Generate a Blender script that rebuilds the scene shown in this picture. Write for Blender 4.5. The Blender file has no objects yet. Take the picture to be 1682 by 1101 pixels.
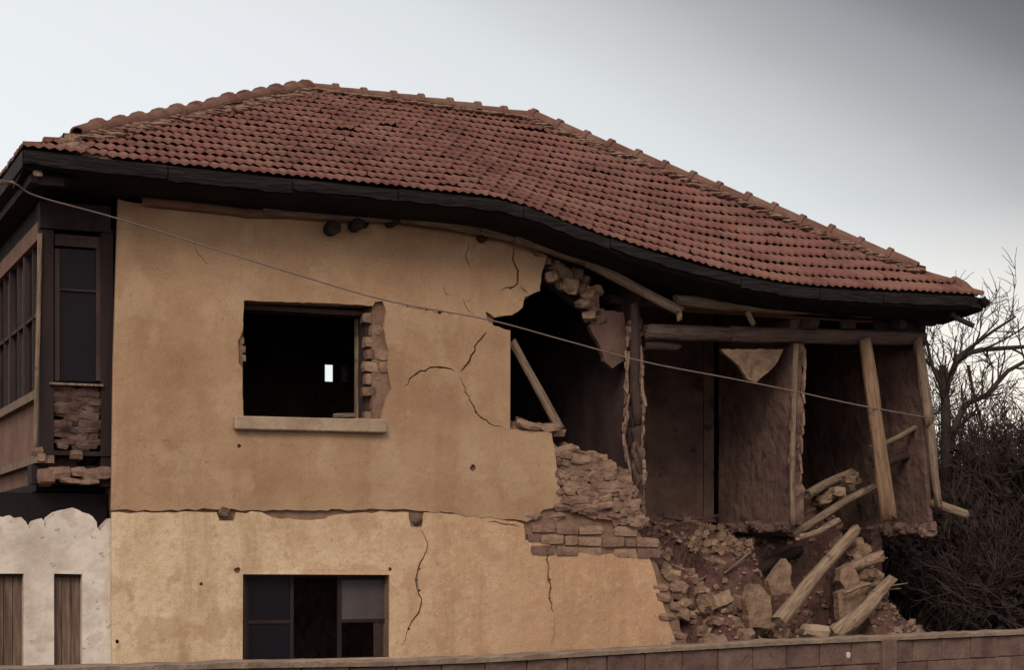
import bpy, math, random
import numpy as np
from mathutils import Vector, Matrix, noise
from mathutils.geometry import delaunay_2d_cdt

# ------------------------------------------------------------------ camera, sky, sun, exposure
S = bpy.context.scene
COL = S.collection
W, H, F = 1682.0, 1101.0, 3000.0            # photograph size and focal length in its pixels
YAW = math.radians(23.3)
FW = Vector((math.sin(YAW), math.cos(YAW), 0)); RT = Vector((math.cos(YAW), -math.sin(YAW), 0))
CAM = Vector((-3.22, -16.57, 1.70)); HORIZON = 930.0
cam = bpy.data.cameras.new('camera'); co = bpy.data.objects.new('camera', cam); COL.objects.link(co)
cam.sensor_width = 36.0; cam.lens = F / W * 36.0; cam.shift_y = (HORIZON - H / 2) / W
cam.clip_start = 0.1; cam.clip_end = 3000
co.location = CAM; co.rotation_euler = (math.radians(90), 0, -YAW)
S.camera = co
S.view_settings.view_transform = 'Standard'; S.view_settings.look = 'None'
S.view_settings.exposure = 0.0; S.view_settings.gamma = 1.0
S.cycles.max_bounces = 8

SUN_EL, SUN_AZ = math.radians(38), math.radians(212)     # azimuth clockwise from +y : behind the viewer, to the left
wd = bpy.data.worlds.new('World'); S.world = wd; wd.use_nodes = True
nt = wd.node_tree; nt.nodes.clear()
def N(nt, t, **kw):
    n = nt.nodes.new(t)
    for k, v in kw.items(): setattr(n, k, v)
    return n
def L(nt, a, b): nt.links.new(a, b)
out = N(nt, 'ShaderNodeOutputWorld'); bg = N(nt, 'ShaderNodeBackground'); bg.inputs['Strength'].default_value = 0.1
sky = N(nt, 'ShaderNodeTexSky', sky_type='NISHITA', sun_disc=False, sun_elevation=SUN_EL, sun_rotation=SUN_AZ)
tc = N(nt, 'ShaderNodeTexCoord')
def dotn(v):
    d = N(nt, 'ShaderNodeVectorMath', operation='DOT_PRODUCT'); d.inputs[1].default_value = v
    L(nt, tc.outputs['Generated'], d.inputs[0]); return d.outputs['Value']
def wmath(op, a, b=None, clamp=False):
    m = N(nt, 'ShaderNodeMath', operation=op); m.use_clamp = clamp
    for i, x in enumerate((a, b)):
        if x is None: continue
        if isinstance(x, (int, float)): m.inputs[i].default_value = x
        else: L(nt, x, m.inputs[i])
    return m.outputs[0]
nz = N(nt, 'ShaderNodeTexNoise'); nz.inputs['Scale'].default_value = 2.2; nz.inputs['Detail'].default_value = 6
mp = N(nt, 'ShaderNodeMapping'); mp.inputs['Scale'].default_value = (1, 1, 2.4)
L(nt, tc.outputs['Generated'], mp.inputs['Vector']); L(nt, mp.outputs[0], nz.inputs['Vector'])
# cloud cover: a dark bank high to the right, partly imitating lens vignette, a pale band low down, unseen brighter sky behind the viewer added to light the front
d = wmath('ADD', dotn((RT.x * 0.75, RT.y * 0.75, 1.45)), wmath('MULTIPLY', wmath('SUBTRACT', nz.outputs['Fac'], 0.5), 0.07))
rp = N(nt, 'ShaderNodeValToRGB'); e = rp.color_ramp.elements
e[0].position = 0.0; e[0].color = (.80, .83, .84, 1); e[1].position = .32; e[1].color = (.72, .74, .755, 1)
for p, c in ((.40, (.63, .65, .655, 1)), (.47, (.45, .455, .46, 1)), (.54, (.26, .263, .27, 1)), (.60, (.13, .131, .135, 1)), (.70, (.15, .152, .158, 1)), (.85, (.2, .2, .21, 1)), (1.0, (.3, .3, .31, 1))):
    q = rp.color_ramp.elements.new(p); q.color = c
rp.color_ramp.interpolation = 'CARDINAL'
L(nt, d, rp.inputs[0])
low = wmath('MULTIPLY', wmath('SUBTRACT', 0.19, dotn((0, 0, 1))), 9.0, True)
lowr = wmath('MULTIPLY', low, wmath('MULTIPLY', wmath('ADD', dotn(tuple(RT)), 0.02), 4.0, True))
mw = N(nt, 'ShaderNodeMix', data_type='RGBA'); mw.inputs['B'].default_value = (.98, .89, .76, 1)
L(nt, lowr, mw.inputs['Factor']); L(nt, rp.outputs[0], mw.inputs['A'])
back = wmath('MULTIPLY', wmath('ADD', dotn((-.45, -.89, 0)), 0.15), 0.9, True)
mb = N(nt, 'ShaderNodeMix', data_type='RGBA'); mb.inputs['B'].default_value = (1.12, 1.02, .93, 1)
L(nt, back, mb.inputs['Factor']); L(nt, mw.outputs['Result'], mb.inputs['A'])
sc = N(nt, 'ShaderNodeVectorMath', operation='SCALE'); sc.inputs['Scale'].default_value = 11.5
L(nt, mb.outputs['Result'], sc.inputs[0])
mx = N(nt, 'ShaderNodeMix', data_type='RGBA'); mx.inputs['Factor'].default_value = 0.93
L(nt, sky.outputs[0], mx.inputs['A']); L(nt, sc.outputs[0], mx.inputs['B'])
L(nt, mx.outputs['Result'], bg.inputs['Color']); L(nt, bg.outputs[0], out.inputs[0])

sl = bpy.data.lights.new('sun', 'SUN'); sl.energy = 1.8; sl.angle = math.radians(24); sl.color = (1.0, .86, .68)
so = bpy.data.objects.new('sun', sl); COL.objects.link(so); so.location = (-10, -15, 20)
sdir = Vector((math.sin(SUN_AZ) * math.cos(SUN_EL), math.cos(SUN_AZ) * math.cos(SUN_EL), math.sin(SUN_EL)))
so.rotation_euler = sdir.to_track_quat('Z', 'Y').to_euler()

# ------------------------------------------------------------------ helpers
def P(px, py, Y=0.0):
    """point of the plane y = Y that this pixel of the photograph looks at"""
    v = FW + RT * ((px - W / 2) / F); v.z = (HORIZON - py) / F
    return CAM + v * ((Y - CAM.y) / v.y)
def PXp(px, py, X):
    v = FW + RT * ((px - W / 2) / F); v.z = (HORIZON - py) / F
    return CAM + v * ((X - CAM.x) / v.x)
def xz(px, py, Y=0.0):
    p = P(px, py, Y); return (p.x, p.z)
def wloc(o):
    v = Vector((0, 0, 0))
    while o is not None: v += o.location; o = o.parent
    return v
def tag(o, label=None, cat=None, group=None, kind=None):
    if label: o['label'] = label
    if cat: o['category'] = cat
    if group: o['group'] = group
    if kind: o['kind'] = kind
    return o
def empty(name, loc, label, cat, group=None):
    o = bpy.data.objects.new(name, None); COL.objects.link(o); o.location = loc; o.empty_display_size = .3
    return tag(o, label, cat, group)

class MB:
    def __init__(s): s.v = []; s.f = []; s.a = []
    def add(s, vs, fs, a=None):
        n = len(s.v); s.v += [tuple(v) for v in vs]; s.f += [tuple(i + n for i in f) for f in fs]
        r = random.random() if a is None else a
        s.a += [r] * len(fs)
    def box(s, c, size, rot=None, jit=0.0):
        hx, hy, hz = size[0] / 2, size[1] / 2, size[2] / 2
        vs = []
        for x, y, z in ((-1, -1, -1), (1, -1, -1), (1, 1, -1), (-1, 1, -1), (-1, -1, 1), (1, -1, 1), (1, 1, 1), (-1, 1, 1)):
            v = Vector((x * hx, y * hy, z * hz))
            if jit: v += Vector((random.uniform(-jit, jit), random.uniform(-jit, jit), random.uniform(-jit, jit)))
            if rot: v = rot @ v
            vs.append(v + Vector(c))
        s.add(vs, [(0, 3, 2, 1), (4, 5, 6, 7), (0, 1, 5, 4), (1, 2, 6, 5), (2, 3, 7, 6), (3, 0, 4, 7)])
    def bx(s, x0, x1, y0, y1, z0, z1, jit=0.0):
        s.box(((x0 + x1) / 2, (y0 + y1) / 2, (z0 + z1) / 2), (x1 - x0, y1 - y0, z1 - z0), None, jit)
    def chunk(s, c, size, rot=None, jit=.18, cut=.72):
        """a lump: 3x3x3 shell of a box with pulled-in corners and ragged faces"""
        idx = {}; vs = []
        for i in (-1, 0, 1):
            for j in (-1, 0, 1):
                for k in (-1, 0, 1):
                    m = abs(i) + abs(j) + abs(k)
                    if m == 0: continue
                    q = {1: 1.0, 2: (cut + 1) / 2, 3: cut}[m]
                    v = Vector((i, j, k)) * q
                    v = Vector((v.x + random.uniform(-jit, jit), v.y + random.uniform(-jit, jit), v.z + random.uniform(-jit, jit)))
                    v = Vector((v.x * size[0] / 2, v.y * size[1] / 2, v.z * size[2] / 2))
                    if rot: v = rot @ v
                    idx[(i, j, k)] = len(vs); vs.append(v + Vector(c))
        fs = []
        for ax in range(3):
            for sg in (-1, 1):
                for a in (-1, 0):
                    for b in (-1, 0):
                        q = []
                        for da, db in ((0, 0), (1, 0), (1, 1), (0, 1)):
                            t = [0, 0, 0]; t[ax] = sg; t[(ax + 1) % 3] = a + da; t[(ax + 2) % 3] = b + db
                            q.append(idx[tuple(t)])
                        fs.append(tuple(q) if sg > 0 else tuple(reversed(q)))
        s.add(vs, fs)
    def tube(s, pts, rad, n=8, cap=True, wob=0.0, a=None):
        pts = [Vector(p) for p in pts]; vs = []; fs = []
        up = Vector((0, 0, 1))
        for i, p in enumerate(pts):
            d = (pts[min(i + 1, len(pts) - 1)] - pts[max(i - 1, 0)])
            if d.length < 1e-9: d = Vector((0, 0, 1))
            d.normalize()
            u = d.cross(up if abs(d.z) < .95 else Vector((1, 0, 0))).normalized(); w = u.cross(d)
            for k in range(n):
                t = 2 * math.pi * k / n; r = rad[i] * (1 + random.uniform(-wob, wob))
                vs.append(p + u * (math.cos(t) * r) + w * (math.sin(t) * r))
        for i in range(len(pts) - 1):
            for k in range(n):
                fs.append((i * n + k, i * n + (k + 1) % n, (i + 1) * n + (k + 1) % n, (i + 1) * n + k))
        if cap:
            fs.append(tuple(range(n - 1, -1, -1))); fs.append(tuple((len(pts) - 1) * n + k for k in range(n)))
        s.add(vs, fs, a)
    def build(s, name, mat, parent=None, smooth=False, origin=None, bevel=0):
        o_ = wloc(parent) if parent else Vector((0, 0, 0))
        org = Vector(origin) if origin is not None else o_
        me = bpy.data.meshes.new(name)
        me.from_pydata([tuple(Vector(v) - org) for v in s.v], [], s.f); me.update()
        at = me.attributes.new('piece', 'FLOAT', 'FACE'); at.data.foreach_set('value', s.a)
        if smooth: me.polygons.foreach_set('use_smooth', [True] * len(me.polygons))
        if mat: me.materials.append(mat)
        o = bpy.data.objects.new(name, me); COL.objects.link(o)
        o.location = org - o_; o.parent = parent
        if bevel:
            b = o.modifiers.new('bevel', 'BEVEL'); b.width = bevel; b.segments = 1; b.limit_method = 'ANGLE'
        return o

def inpoly(x, y, poly):
    c = False; n = len(poly); j = n - 1
    for i in range(n):
        xi, yi = poly[i]; xj, yj = poly[j]
        if (yi > y) != (yj > y) and x < (xj - xi) * (y - yi) / (yj - yi) + xi: c = not c
        j = i
    return c
def jag(poly, amp=.01, step=.05, seed=0, closed=True):
    r = random.Random(seed); res = []; n = len(poly)
    for i in range(n if closed else n - 1):
        a = Vector(poly[i]); b = Vector(poly[(i + 1) % n]); Ln = (b - a).length
        k = max(1, int(Ln / step)); nrm = Vector((-(b - a).y, (b - a).x)).normalized() if Ln > 1e-9 else Vector((0, 0))
        for j in range(k):
            t = (j + (r.uniform(-.3, .3) if j else 0)) / k
            p = a + (b - a) * t + (nrm * r.uniform(-amp, amp) if j else Vector((0, 0)))
            res.append((p.x, p.y))
    if not closed: res.append(tuple(poly[-1]))
    return res
def slab(mb, outer, holes, y0, y1, grid=None, disp=None):
    """upright slab of any outline with holes, lying in x-z, front at y0, back at y1"""
    vs = []; es = []
    for lp in [outer] + holes:
        n0 = len(vs); vs += [Vector(p) for p in lp]; es += [(n0 + i, n0 + (i + 1) % len(lp)) for i in range(len(lp))]
    if grid:
        x0 = min(p[0] for p in outer); x1 = max(p[0] for p in outer); z0 = min(p[1] for p in outer); z1 = max(p[1] for p in outer)
        gx = np.arange(x0 + grid / 2, x1, grid); gz = np.arange(z0 + grid / 2, z1, grid)
        for a in gx:
            for b in gz: vs.append(Vector((a + random.uniform(-.2, .2) * grid, b + random.uniform(-.2, .2) * grid)))
    V, E, Fc, *_ = delaunay_2d_cdt(vs, es, [], 0, 1e-5)
    keep = []
    for f in Fc:
        cx = sum(V[i].x for i in f) / len(f); cz = sum(V[i].y for i in f) / len(f)
        if inpoly(cx, cz, outer) and not any(inpoly(cx, cz, h) for h in holes): keep.append(tuple(f))
    used = sorted({i for f in keep for i in f}); mpx = {u: k for k, u in enumerate(used)}
    front = []; backv = []
    for u in used:
        x, z = V[u].x, V[u].y; dy = disp(x, z) if disp else 0
        front.append((x, y0 + dy, z)); backv.append((x, y1, z))
    n = len(used); fs = []
    cnt = {}
    for f in keep:
        g = [mpx[i] for i in f]
        # make the front face look to -y
        a, b, c = (Vector((front[g[i]][0], front[g[i]][2])) for i in (0, 1, 2))
        if (b - a).cross(c - a) < 0: g.reverse()
        fs.append(tuple(g)); fs.append(tuple(n + i for i in reversed(g)))
        for i in range(len(g)): cnt[(g[i], g[(i + 1) % len(g)])] = 1
    for (a, b) in cnt:
        if (b, a) not in cnt: fs.append((b, a, n + a, n + b))
    mb.add(front + backv, fs, .5)
def crackpoly(pts, w=.008, seed=0, step=.035, amp=.008):
    """closed thin sliver polygon following a polyline (x-z)"""
    line = jag(pts, max(amp, .016), .045, seed, False); r = random.Random(seed + 9); n = len(line)
    up = []; dn = []
    for i, p in enumerate(line):
        a = Vector(line[max(i - 1, 0)]); b = Vector(line[min(i + 1, n - 1)]); dd = (b - a)
        nr = Vector((-dd.y, dd.x)).normalized()
        ww = w * (0.12 + math.sin(math.pi * min(1, max(0, i / (n - 1)))) ** .5 * r.uniform(.5, 1.1)) / 2
        up.append((p[0] + nr.x * ww, p[1] + nr.y * ww)); dn.append((p[0] - nr.x * ww, p[1] - nr.y * ww))
    return up + dn[::-1]
def log(name, p0, p1, r0, r1, mat, parent=None, bend=0.0, n=12, wob=.10, flat=None, seed=None):
    """a round timber (or a board when flat=(w,t)) built along its own z axis"""
    rnd = random.Random(seed if seed is not None else hash((round(p0[0], 2), round(p0[2], 2))) & 0xffff)
    p0 = Vector(p0); p1 = Vector(p1); Ln = (p1 - p0).length; seg = max(4, int(Ln / .15))
    mb = MB(); bd = Vector((rnd.uniform(-1, 1), rnd.uniform(-1, 1), 0)).normalized() * bend
    vs = []; fs = []
    ph = rnd.uniform(0, 6)
    for i in range(seg + 1):
        t = i / seg; c = bd * math.sin(math.pi * t) + Vector((math.sin(t * 7 + ph), math.cos(t * 6 + ph), 0)) * (bend * .25)
        r = r0 + (r1 - r0) * t
        for k in range(n):
            a = 2 * math.pi * k / n
            if flat:
                x = max(-1, min(1, math.cos(a + math.pi / n) * 1.45)) * flat[0] / 2; y = max(-1, min(1, math.sin(a + math.pi / n) * 1.45)) * flat[1] / 2
                v = Vector((x, y, 0)) * (1 + rnd.uniform(-.03, .03))
            else:
                lump = 1 + wob * noise.noise(Vector((math.cos(a) * 1.2, math.sin(a) * 1.2, t * Ln * 3 + ph))) * 1.6
                v = Vector((math.cos(a) * r * lump, math.sin(a) * r * lump, 0))
            zz = t * Ln + (rnd.uniform(-.6, .6) * (r * 1.1) if i in (0, seg) and not flat else 0)
            vs.append(v + c + Vector((0, 0, zz)))
    for i in range(seg):
        for k in range(n):
            fs.append((i * n + k, i * n + (k + 1) % n, (i + 1) * n + (k + 1) % n, (i + 1) * n + k))
    fs.append(tuple(range(n - 1, -1, -1))); fs.append(tuple(seg * n + k for k in range(n)))
    me = bpy.data.meshes.new(name); me.from_pydata(vs, [], fs); me.update()
    if not flat:
        for p in me.polygons: p.use_smooth = len(p.vertices) == 4
    me.materials.append(mat)
    o = bpy.data.objects.new(name, me); COL.objects.link(o)
    o.rotation_mode = 'QUATERNION'; o.rotation_quaternion = (p1 - p0).to_track_quat('Z', 'Y')
    o.location = p0 - (wloc(parent) if parent else Vector((0, 0, 0))); o.parent = parent
    return o
def rrot(a=1.0): return Matrix.Rotation(random.uniform(-a, a), 3, 'X') @ Matrix.Rotation(random.uniform(-a, a), 3, 'Y') @ Matrix.Rotation(random.uniform(-3.1, 3.1), 3, 'Z')

# ------------------------------------------------------------------ materials
def mat(name, cols, scale=3.0, stretch=(1, 1, 1), rough=.92, bump=.4, bscale=25, piece=0.0, piece2=None, coords='Object', spec=.2, detail=8, bdist=.02, streak=None, xr=None, spots=None):
    m = bpy.data.materials.new(name); m.use_nodes = True; t = m.node_tree; t.nodes.clear()
    o = N(t, 'ShaderNodeOutputMaterial'); b = N(t, 'ShaderNodeBsdfPrincipled'); L(t, b.outputs[0], o.inputs[0])
    b.inputs['Roughness'].default_value = rough; b.inputs['Specular IOR Level'].default_value = spec
    tcn = N(t, 'ShaderNodeTexCoord'); mp = N(t, 'ShaderNodeMapping'); mp.inputs['Scale'].default_value = stretch
    L(t, tcn.outputs[coords], mp.inputs['Vector'])
    nz = N(t, 'ShaderNodeTexNoise'); nz.inputs['Scale'].default_value = scale; nz.inputs['Detail'].default_value = detail; nz.inputs['Roughness'].default_value = .62
    L(t, mp.outputs[0], nz.inputs['Vector'])
    r = N(t, 'ShaderNodeValToRGB'); els = r.color_ramp.elements
    n = len(cols)
    for i, c in enumerate(cols):
        pos = .32 + .36 * i / max(1, n - 1)
        q = els[i] if i < 2 else els.new(pos)
        q.position = pos; q.color = (*c, 1)
    L(t, nz.outputs['Fac'], r.inputs[0]); col = r.outputs[0]
    def mixc(fac, A, B, mode='MIX'):
        mx = N(t, 'ShaderNodeMix', data_type='RGBA', blend_type=mode)
        for s_, x in (('Factor', fac), ('A', A), ('B', B)):
            if isinstance(x, (int, float)): mx.inputs[s_].default_value = x
            elif isinstance(x, tuple): mx.inputs[s_].default_value = (*x, 1)
            else: L(t, x, mx.inputs[s_])
        return mx.outputs['Result']
    def rng(v, a, b2, c=0.0, d2=1.0):
        mr = N(t, 'ShaderNodeMapRange'); mr.inputs[1].default_value = a; mr.inputs[2].default_value = b2; mr.inputs[3].default_value = c; mr.inputs[4].default_value = d2
        L(t, v, mr.inputs[0]); return mr.outputs[0]
    if xr:      # a second set of colours along the wall's length: (x0, x1, colour)
        sp = N(t, 'ShaderNodeSeparateXYZ'); L(t, tcn.outputs[coords], sp.inputs[0])
        nn = N(t, 'ShaderNodeTexNoise'); nn.inputs['Scale'].default_value = 1.1; nn.inputs['Detail'].default_value = 7
        L(t, tcn.outputs[coords], nn.inputs['Vector'])
        ad = N(t, 'ShaderNodeMath', operation='MULTIPLY_ADD'); ad.inputs[1].default_value = 3.2; L(t, nn.outputs['Fac'], ad.inputs[0]); L(t, sp.outputs[0], ad.inputs[2])
        col = mixc(rng(ad.outputs[0], xr[0] + 1.6, xr[1] + 1.6), col, mixc(nz.outputs['Fac'], xr[2], xr[3]))
    if streak:  # rain and dirt runs: long vertical stains
        mp2 = N(t, 'ShaderNodeMapping'); mp2.inputs['Scale'].default_value = (2.6, 2.6, .35); L(t, tcn.outputs[coords], mp2.inputs['Vector'])
        n2 = N(t, 'ShaderNodeTexNoise'); n2.inputs['Scale'].default_value = 1.0; n2.inputs['Detail'].default_value = 9; n2.inputs['Roughness'].default_value = .7; L(t, mp2.outputs[0], n2.inputs['Vector'])
        col = mixc(rng(n2.outputs['Fac'], .5, .72, 0, streak[1]), col, streak[0])
        n3 = N(t, 'ShaderNodeTexNoise'); n3.inputs['Scale'].default_value = 9.0; n3.inputs['Detail'].default_value = 9; n3.inputs['Roughness'].default_value = .7; L(t, tcn.outputs[coords], n3.inputs['Vector'])
        col = mixc(rng(n3.outputs['Fac'], .56, .74, 0, streak[1] * 1.1), col, streak[0])
    for spots in (spots or []):
        vo = N(t, 'ShaderNodeTexNoise'); vo.inputs['Scale'].default_value = spots[2]; vo.inputs['Detail'].default_value = 3; L(t, tcn.outputs[coords], vo.inputs['Vector'])
        col = mixc(rng(vo.outputs['Fac'], spots[3], spots[3] + .055, 0, spots[1]), col, spots[0])
    if piece:
        an = N(t, 'ShaderNodeAttribute', attribute_name='piece')
        hs = N(t, 'ShaderNodeHueSaturation'); L(t, col, hs.inputs['Color'])
        L(t, rng(an.outputs['Fac'], 0, 1, 1 - piece, 1 + piece), hs.inputs['Value'])
        L(t, rng(an.outputs['Fac'], 0, 1, .5 - .008, .5 + .008), hs.inputs['Hue']); col = hs.outputs[0]
        if piece2: col = mixc(rng(an.outputs['Fac'], .88, .9, 0, .55), col, piece2)
    L(t, col, b.inputs['Base Color'])
    bn = N(t, 'ShaderNodeTexNoise'); bn.inputs['Scale'].default_value = bscale; bn.inputs['Detail'].default_value = 6; L(t, mp.outputs[0], bn.inputs['Vector'])
    bp = N(t, 'ShaderNodeBump'); bp.inputs['Strength'].default_value = bump; bp.inputs['Distance'].default_value = bdist
    L(t, bn.outputs['Fac'], bp.inputs['Height']); L(t, bp.outputs[0], b.inputs['Normal'])
    return m
M = {}
M['plaster_up'] = mat('tan_plaster', [(.27, .162, .10), (.345, .22, .138), (.39, .265, .168)], 1.3, bump=.35, bscale=14, streak=((.23, .12, .075), .5), bdist=.02,
                      spots=[((.44, .32, .22), .35, 2.1, .55), ((.20, .105, .07), .5, 22, .66), ((.20, .12, .08), .22, 70, .50), ((.46, .33, .22), .25, 45, .62), ((.25, .15, .10), .4, 1.7, .60)])
M['plaster_low'] = mat('cream_plaster', [(.46, .33, .215), (.58, .45, .31), (.64, .53, .39)], 2.2, bump=.5, bscale=14, streak=((.31, .18, .10), .75),
                       spots=[((.60, .46, .32), .16, 7, .56), ((.36, .21, .13), .5, 2.3, .54), ((.36, .22, .14), .3, 11, .58), ((.22, .12, .075), .55, 26, .66), ((.30, .19, .12), .25, 70, .50), ((.72, .6, .45), .25, 40, .62)],
                       xr=(.6, 4.6, (.38, .215, .135), (.50, .325, .205)), bdist=.02)
M['plaster_white'] = mat('white_plaster', [(.44, .37, .33), (.58, .51, .46), (.66, .60, .54)], 2.5, bump=.5, bscale=10, streak=((.38, .31, .27), .6), bdist=.03, spots=[((.38, .30, .25), .45, 2.6, .56), ((.25, .17, .13), .6, 15, .66)])
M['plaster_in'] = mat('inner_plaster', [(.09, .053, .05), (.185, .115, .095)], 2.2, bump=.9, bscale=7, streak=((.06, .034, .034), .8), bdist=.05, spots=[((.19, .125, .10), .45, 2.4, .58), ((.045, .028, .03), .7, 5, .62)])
M['dim_plaster'] = mat('dim_inner_plaster', [(.035, .021, .024), (.07, .042, .042)], 2.6, bump=.5, bscale=9)  # darker copy of the inner plaster: the unlit room's shade put into the colour
M['adobe'] = mat('adobe', [(.13, .075, .055), (.22, .14, .10)], 5, bump=.8, bscale=18)
M['brick'] = mat('adobe_brick', [(.13, .075, .06), (.20, .125, .095), (.25, .16, .12)], 6, bump=.8, bscale=30, piece=.28)
M['infill'] = mat('dirty_brick', [(.035, .022, .022), (.085, .05, .042), (.12, .08, .065)], 7, bump=.8, bscale=25, piece=.3)
M['rubble'] = mat('broken_adobe', [(.115, .07, .053), (.20, .13, .092), (.28, .19, .135)], 9, bump=.9, bscale=24, piece=.3)
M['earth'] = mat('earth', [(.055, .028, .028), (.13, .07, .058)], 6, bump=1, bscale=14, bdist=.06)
M['tile'] = mat('clay_tile', [(.125, .054, .045), (.175, .077, .064), (.205, .10, .083)], 2.0, bump=.3, bscale=40, piece=.07, piece2=(.175, .085, .07), spots=[((.10, .05, .042), .5, 1.6, .56), ((.19, .12, .095), .3, 3.1, .60)], rough=.85)
M['ridge'] = mat('ridge_clay', [(.10, .045, .037), (.15, .075, .058), (.17, .11, .083)], 4, bump=.5, bscale=30, rough=.9)
M['mortar'] = mat('lime_mortar', [(.13, .07, .055), (.21, .13, .10), (.27, .19, .14)], 7, bump=1, bscale=20, bdist=.04)
M['dark_wood'] = mat('dark_wood', [(.016, .011, .012), (.034, .023, .023)], 3, stretch=(1, 1, .2), bump=.5, bscale=20)
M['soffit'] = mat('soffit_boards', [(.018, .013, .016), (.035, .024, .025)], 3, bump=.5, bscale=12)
M['frame_wood'] = mat('window_wood', [(.03, .02, .02), (.065, .042, .038)], 4, stretch=(1, 1, .25), bump=.5, bscale=30)
M['old_wood'] = mat('weathered_wood', [(.085, .058, .046), (.19, .135, .10), (.27, .20, .15)], 3.5, stretch=(9, 9, .9), bump=1.0, bscale=5, bdist=.03, spots=[((.07, .045, .037), .6, 7, .60)])
M['pale_wood'] = mat('bare_log', [(.12, .08, .06), (.24, .17, .12), (.31, .23, .165)], 3.5, stretch=(9, 9, .9), bump=1.0, bscale=5, bdist=.03, spots=[((.07, .045, .037), .6, 7, .60)])
M['orange_wood'] = mat('orange_log', [(.10, .06, .043), (.21, .13, .085), (.27, .18, .12)], 3.0, stretch=(9, 9, .8), bump=1.0, bscale=5, bdist=.03, spots=[((.09, .05, .037), .6, 6, .60)])
M['beam_wood'] = mat('grey_beam', [(.05, .033, .03), (.10, .068, .06), (.13, .09, .078)], 3.5, stretch=(9, 9, .9), bump=1.0, bscale=5, bdist=.03, spots=[((.07, .045, .037), .6, 7, .60)])
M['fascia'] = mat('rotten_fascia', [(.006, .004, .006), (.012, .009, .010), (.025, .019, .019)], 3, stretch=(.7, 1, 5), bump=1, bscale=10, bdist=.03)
M['void'] = mat('shade_black_timber', [(.007, .005, .007), (.014, .010, .012)], 3)  # near-black: the shade under bay and eave is put into the colour
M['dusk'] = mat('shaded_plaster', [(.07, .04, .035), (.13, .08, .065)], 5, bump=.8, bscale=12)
M['board'] = mat('brown_board', [(.075, .045, .038), (.135, .09, .072), (.20, .15, .12)], 4, stretch=(9, 9, .6), bump=.6, bscale=8)
M['gutter'] = mat('dark_metal', [(.012, .010, .012), (.022, .018, .02)], 5, rough=.8, bump=.2)
M['stone'] = mat('sill_concrete', [(.24, .17, .125), (.36, .27, .20)], 6, bump=.5, bscale=25)
M['block'] = mat('wall_block', [(.085, .05, .045), (.13, .08, .07), (.165, .11, .09)], 5, bump=.7, bscale=26, piece=.12)
M['coping'] = mat('wall_coping', [(.17, .12, .095), (.29, .22, .17)], 5, bump=.8, bscale=22)
M['bark'] = mat('bark', [(.028, .02, .02), (.06, .042, .04)], 6, bump=.4)
M['twig'] = mat('twig', [(.03, .02, .02), (.06, .04, .037)], 6, bump=.1)
M['leaf'] = mat('dead_leaf', [(.018, .013, .014), (.045, .03, .028)], 3, bump=.1)
M['ground'] = mat('bare_ground', [(.06, .04, .032), (.12, .085, .06)], .8, bump=.8, bscale=6)
M['wire'] = mat('cable', [(.14, .10, .095), (.2, .15, .14)], 5, rough=.6, bump=0)
M['curtain'] = mat('dusty_pane', [(.05, .04, .045), (.08, .064, .066)], 3, bump=.1, rough=.5)
M['red'] = mat('red_plaster', [(.13, .065, .05), (.20, .11, .08)], 3, bump=.6, bscale=12)
def glass():
    m = bpy.data.materials.new('dark_glass'); m.use_nodes = True; b = m.node_tree.nodes['Principled BSDF']
    b.inputs['Base Color'].default_value = (.008, .006, .010, 1); b.inputs['Roughness'].default_value = .4; b.inputs['Specular IOR Level'].default_value = .12
    return m
M['glass'] = glass()

random.seed(7)
# ------------------------------------------------------------------ ground
g = MB(); 
gx = [-400, -60, -20] + list(np.arange(-10, 20, 1.0)) + [30, 80, 400]; gy = [-400, -60, -20] + list(np.arange(-10, 20, 1.0)) + [30, 80, 600]
vs = [(x, y, (.06 * noise.noise(Vector((x * .4, y * .4, 0))) if abs(x) < 25 and abs(y) < 25 else 0)) for y in gy for x in gx]
n = len(gx); g.add(vs, [(j * n + i, j * n + i + 1, (j + 1) * n + i + 1, (j + 1) * n + i) for j in range(len(gy) - 1) for i in range(n - 1)], .5)
tag(g.build('ground', M['ground'], smooth=True), kind='structure')

# ================================================================== THE HOUSE
house = empty('damaged_house', (0, 0, 0), 'half collapsed two storey adobe house with sagging red tiled roof and cracked tan plaster', 'house')
X0, XR = -.62, 8.80                     # side walls
YB = 6.0                                # inner face of the back wall
# ---- front wall
UPW = [xz(400, 495), xz(613, 503), xz(613, 688), xz(400, 684)]          # upper window opening
LOW = [xz(400, 944), xz(640, 946), xz(640, 1086), xz(400, 1086)]       # lower window opening
core = [(0.03, 0.0), xz(193, 600), xz(201, 345), xz(260, 345), xz(400, 356), xz(650, 364), xz(800, 386), xz(893, 412), xz(884, 445), xz(878, 478), xz(850, 500), xz(848, 514), xz(812, 517),
        xz(812, 545), xz(834, 548), xz(834, 702), xz(900, 712), xz(925, 742), xz(975, 765), xz(1015, 790), xz(1030, 830), xz(1052, 875), xz(1072, 915), xz(1098, 960), xz(1118, 1010), xz(1128, 1060), (xz(1150, 1240)[0], 0.0)]
core = jag(core, .02, .09, 3)
mbw = MB(); slab(mbw, core, [UPW, LOW], .035, .42, grid=.35)
fwall = mbw.build('front_wall', M['adobe'], house)
bul = lambda x, z: .014 * noise.noise(Vector((x * 1.1, 3.3, z * 1.1))) + .006 * noise.noise(Vector((x * 4, 1.3, z * 4)))
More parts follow.
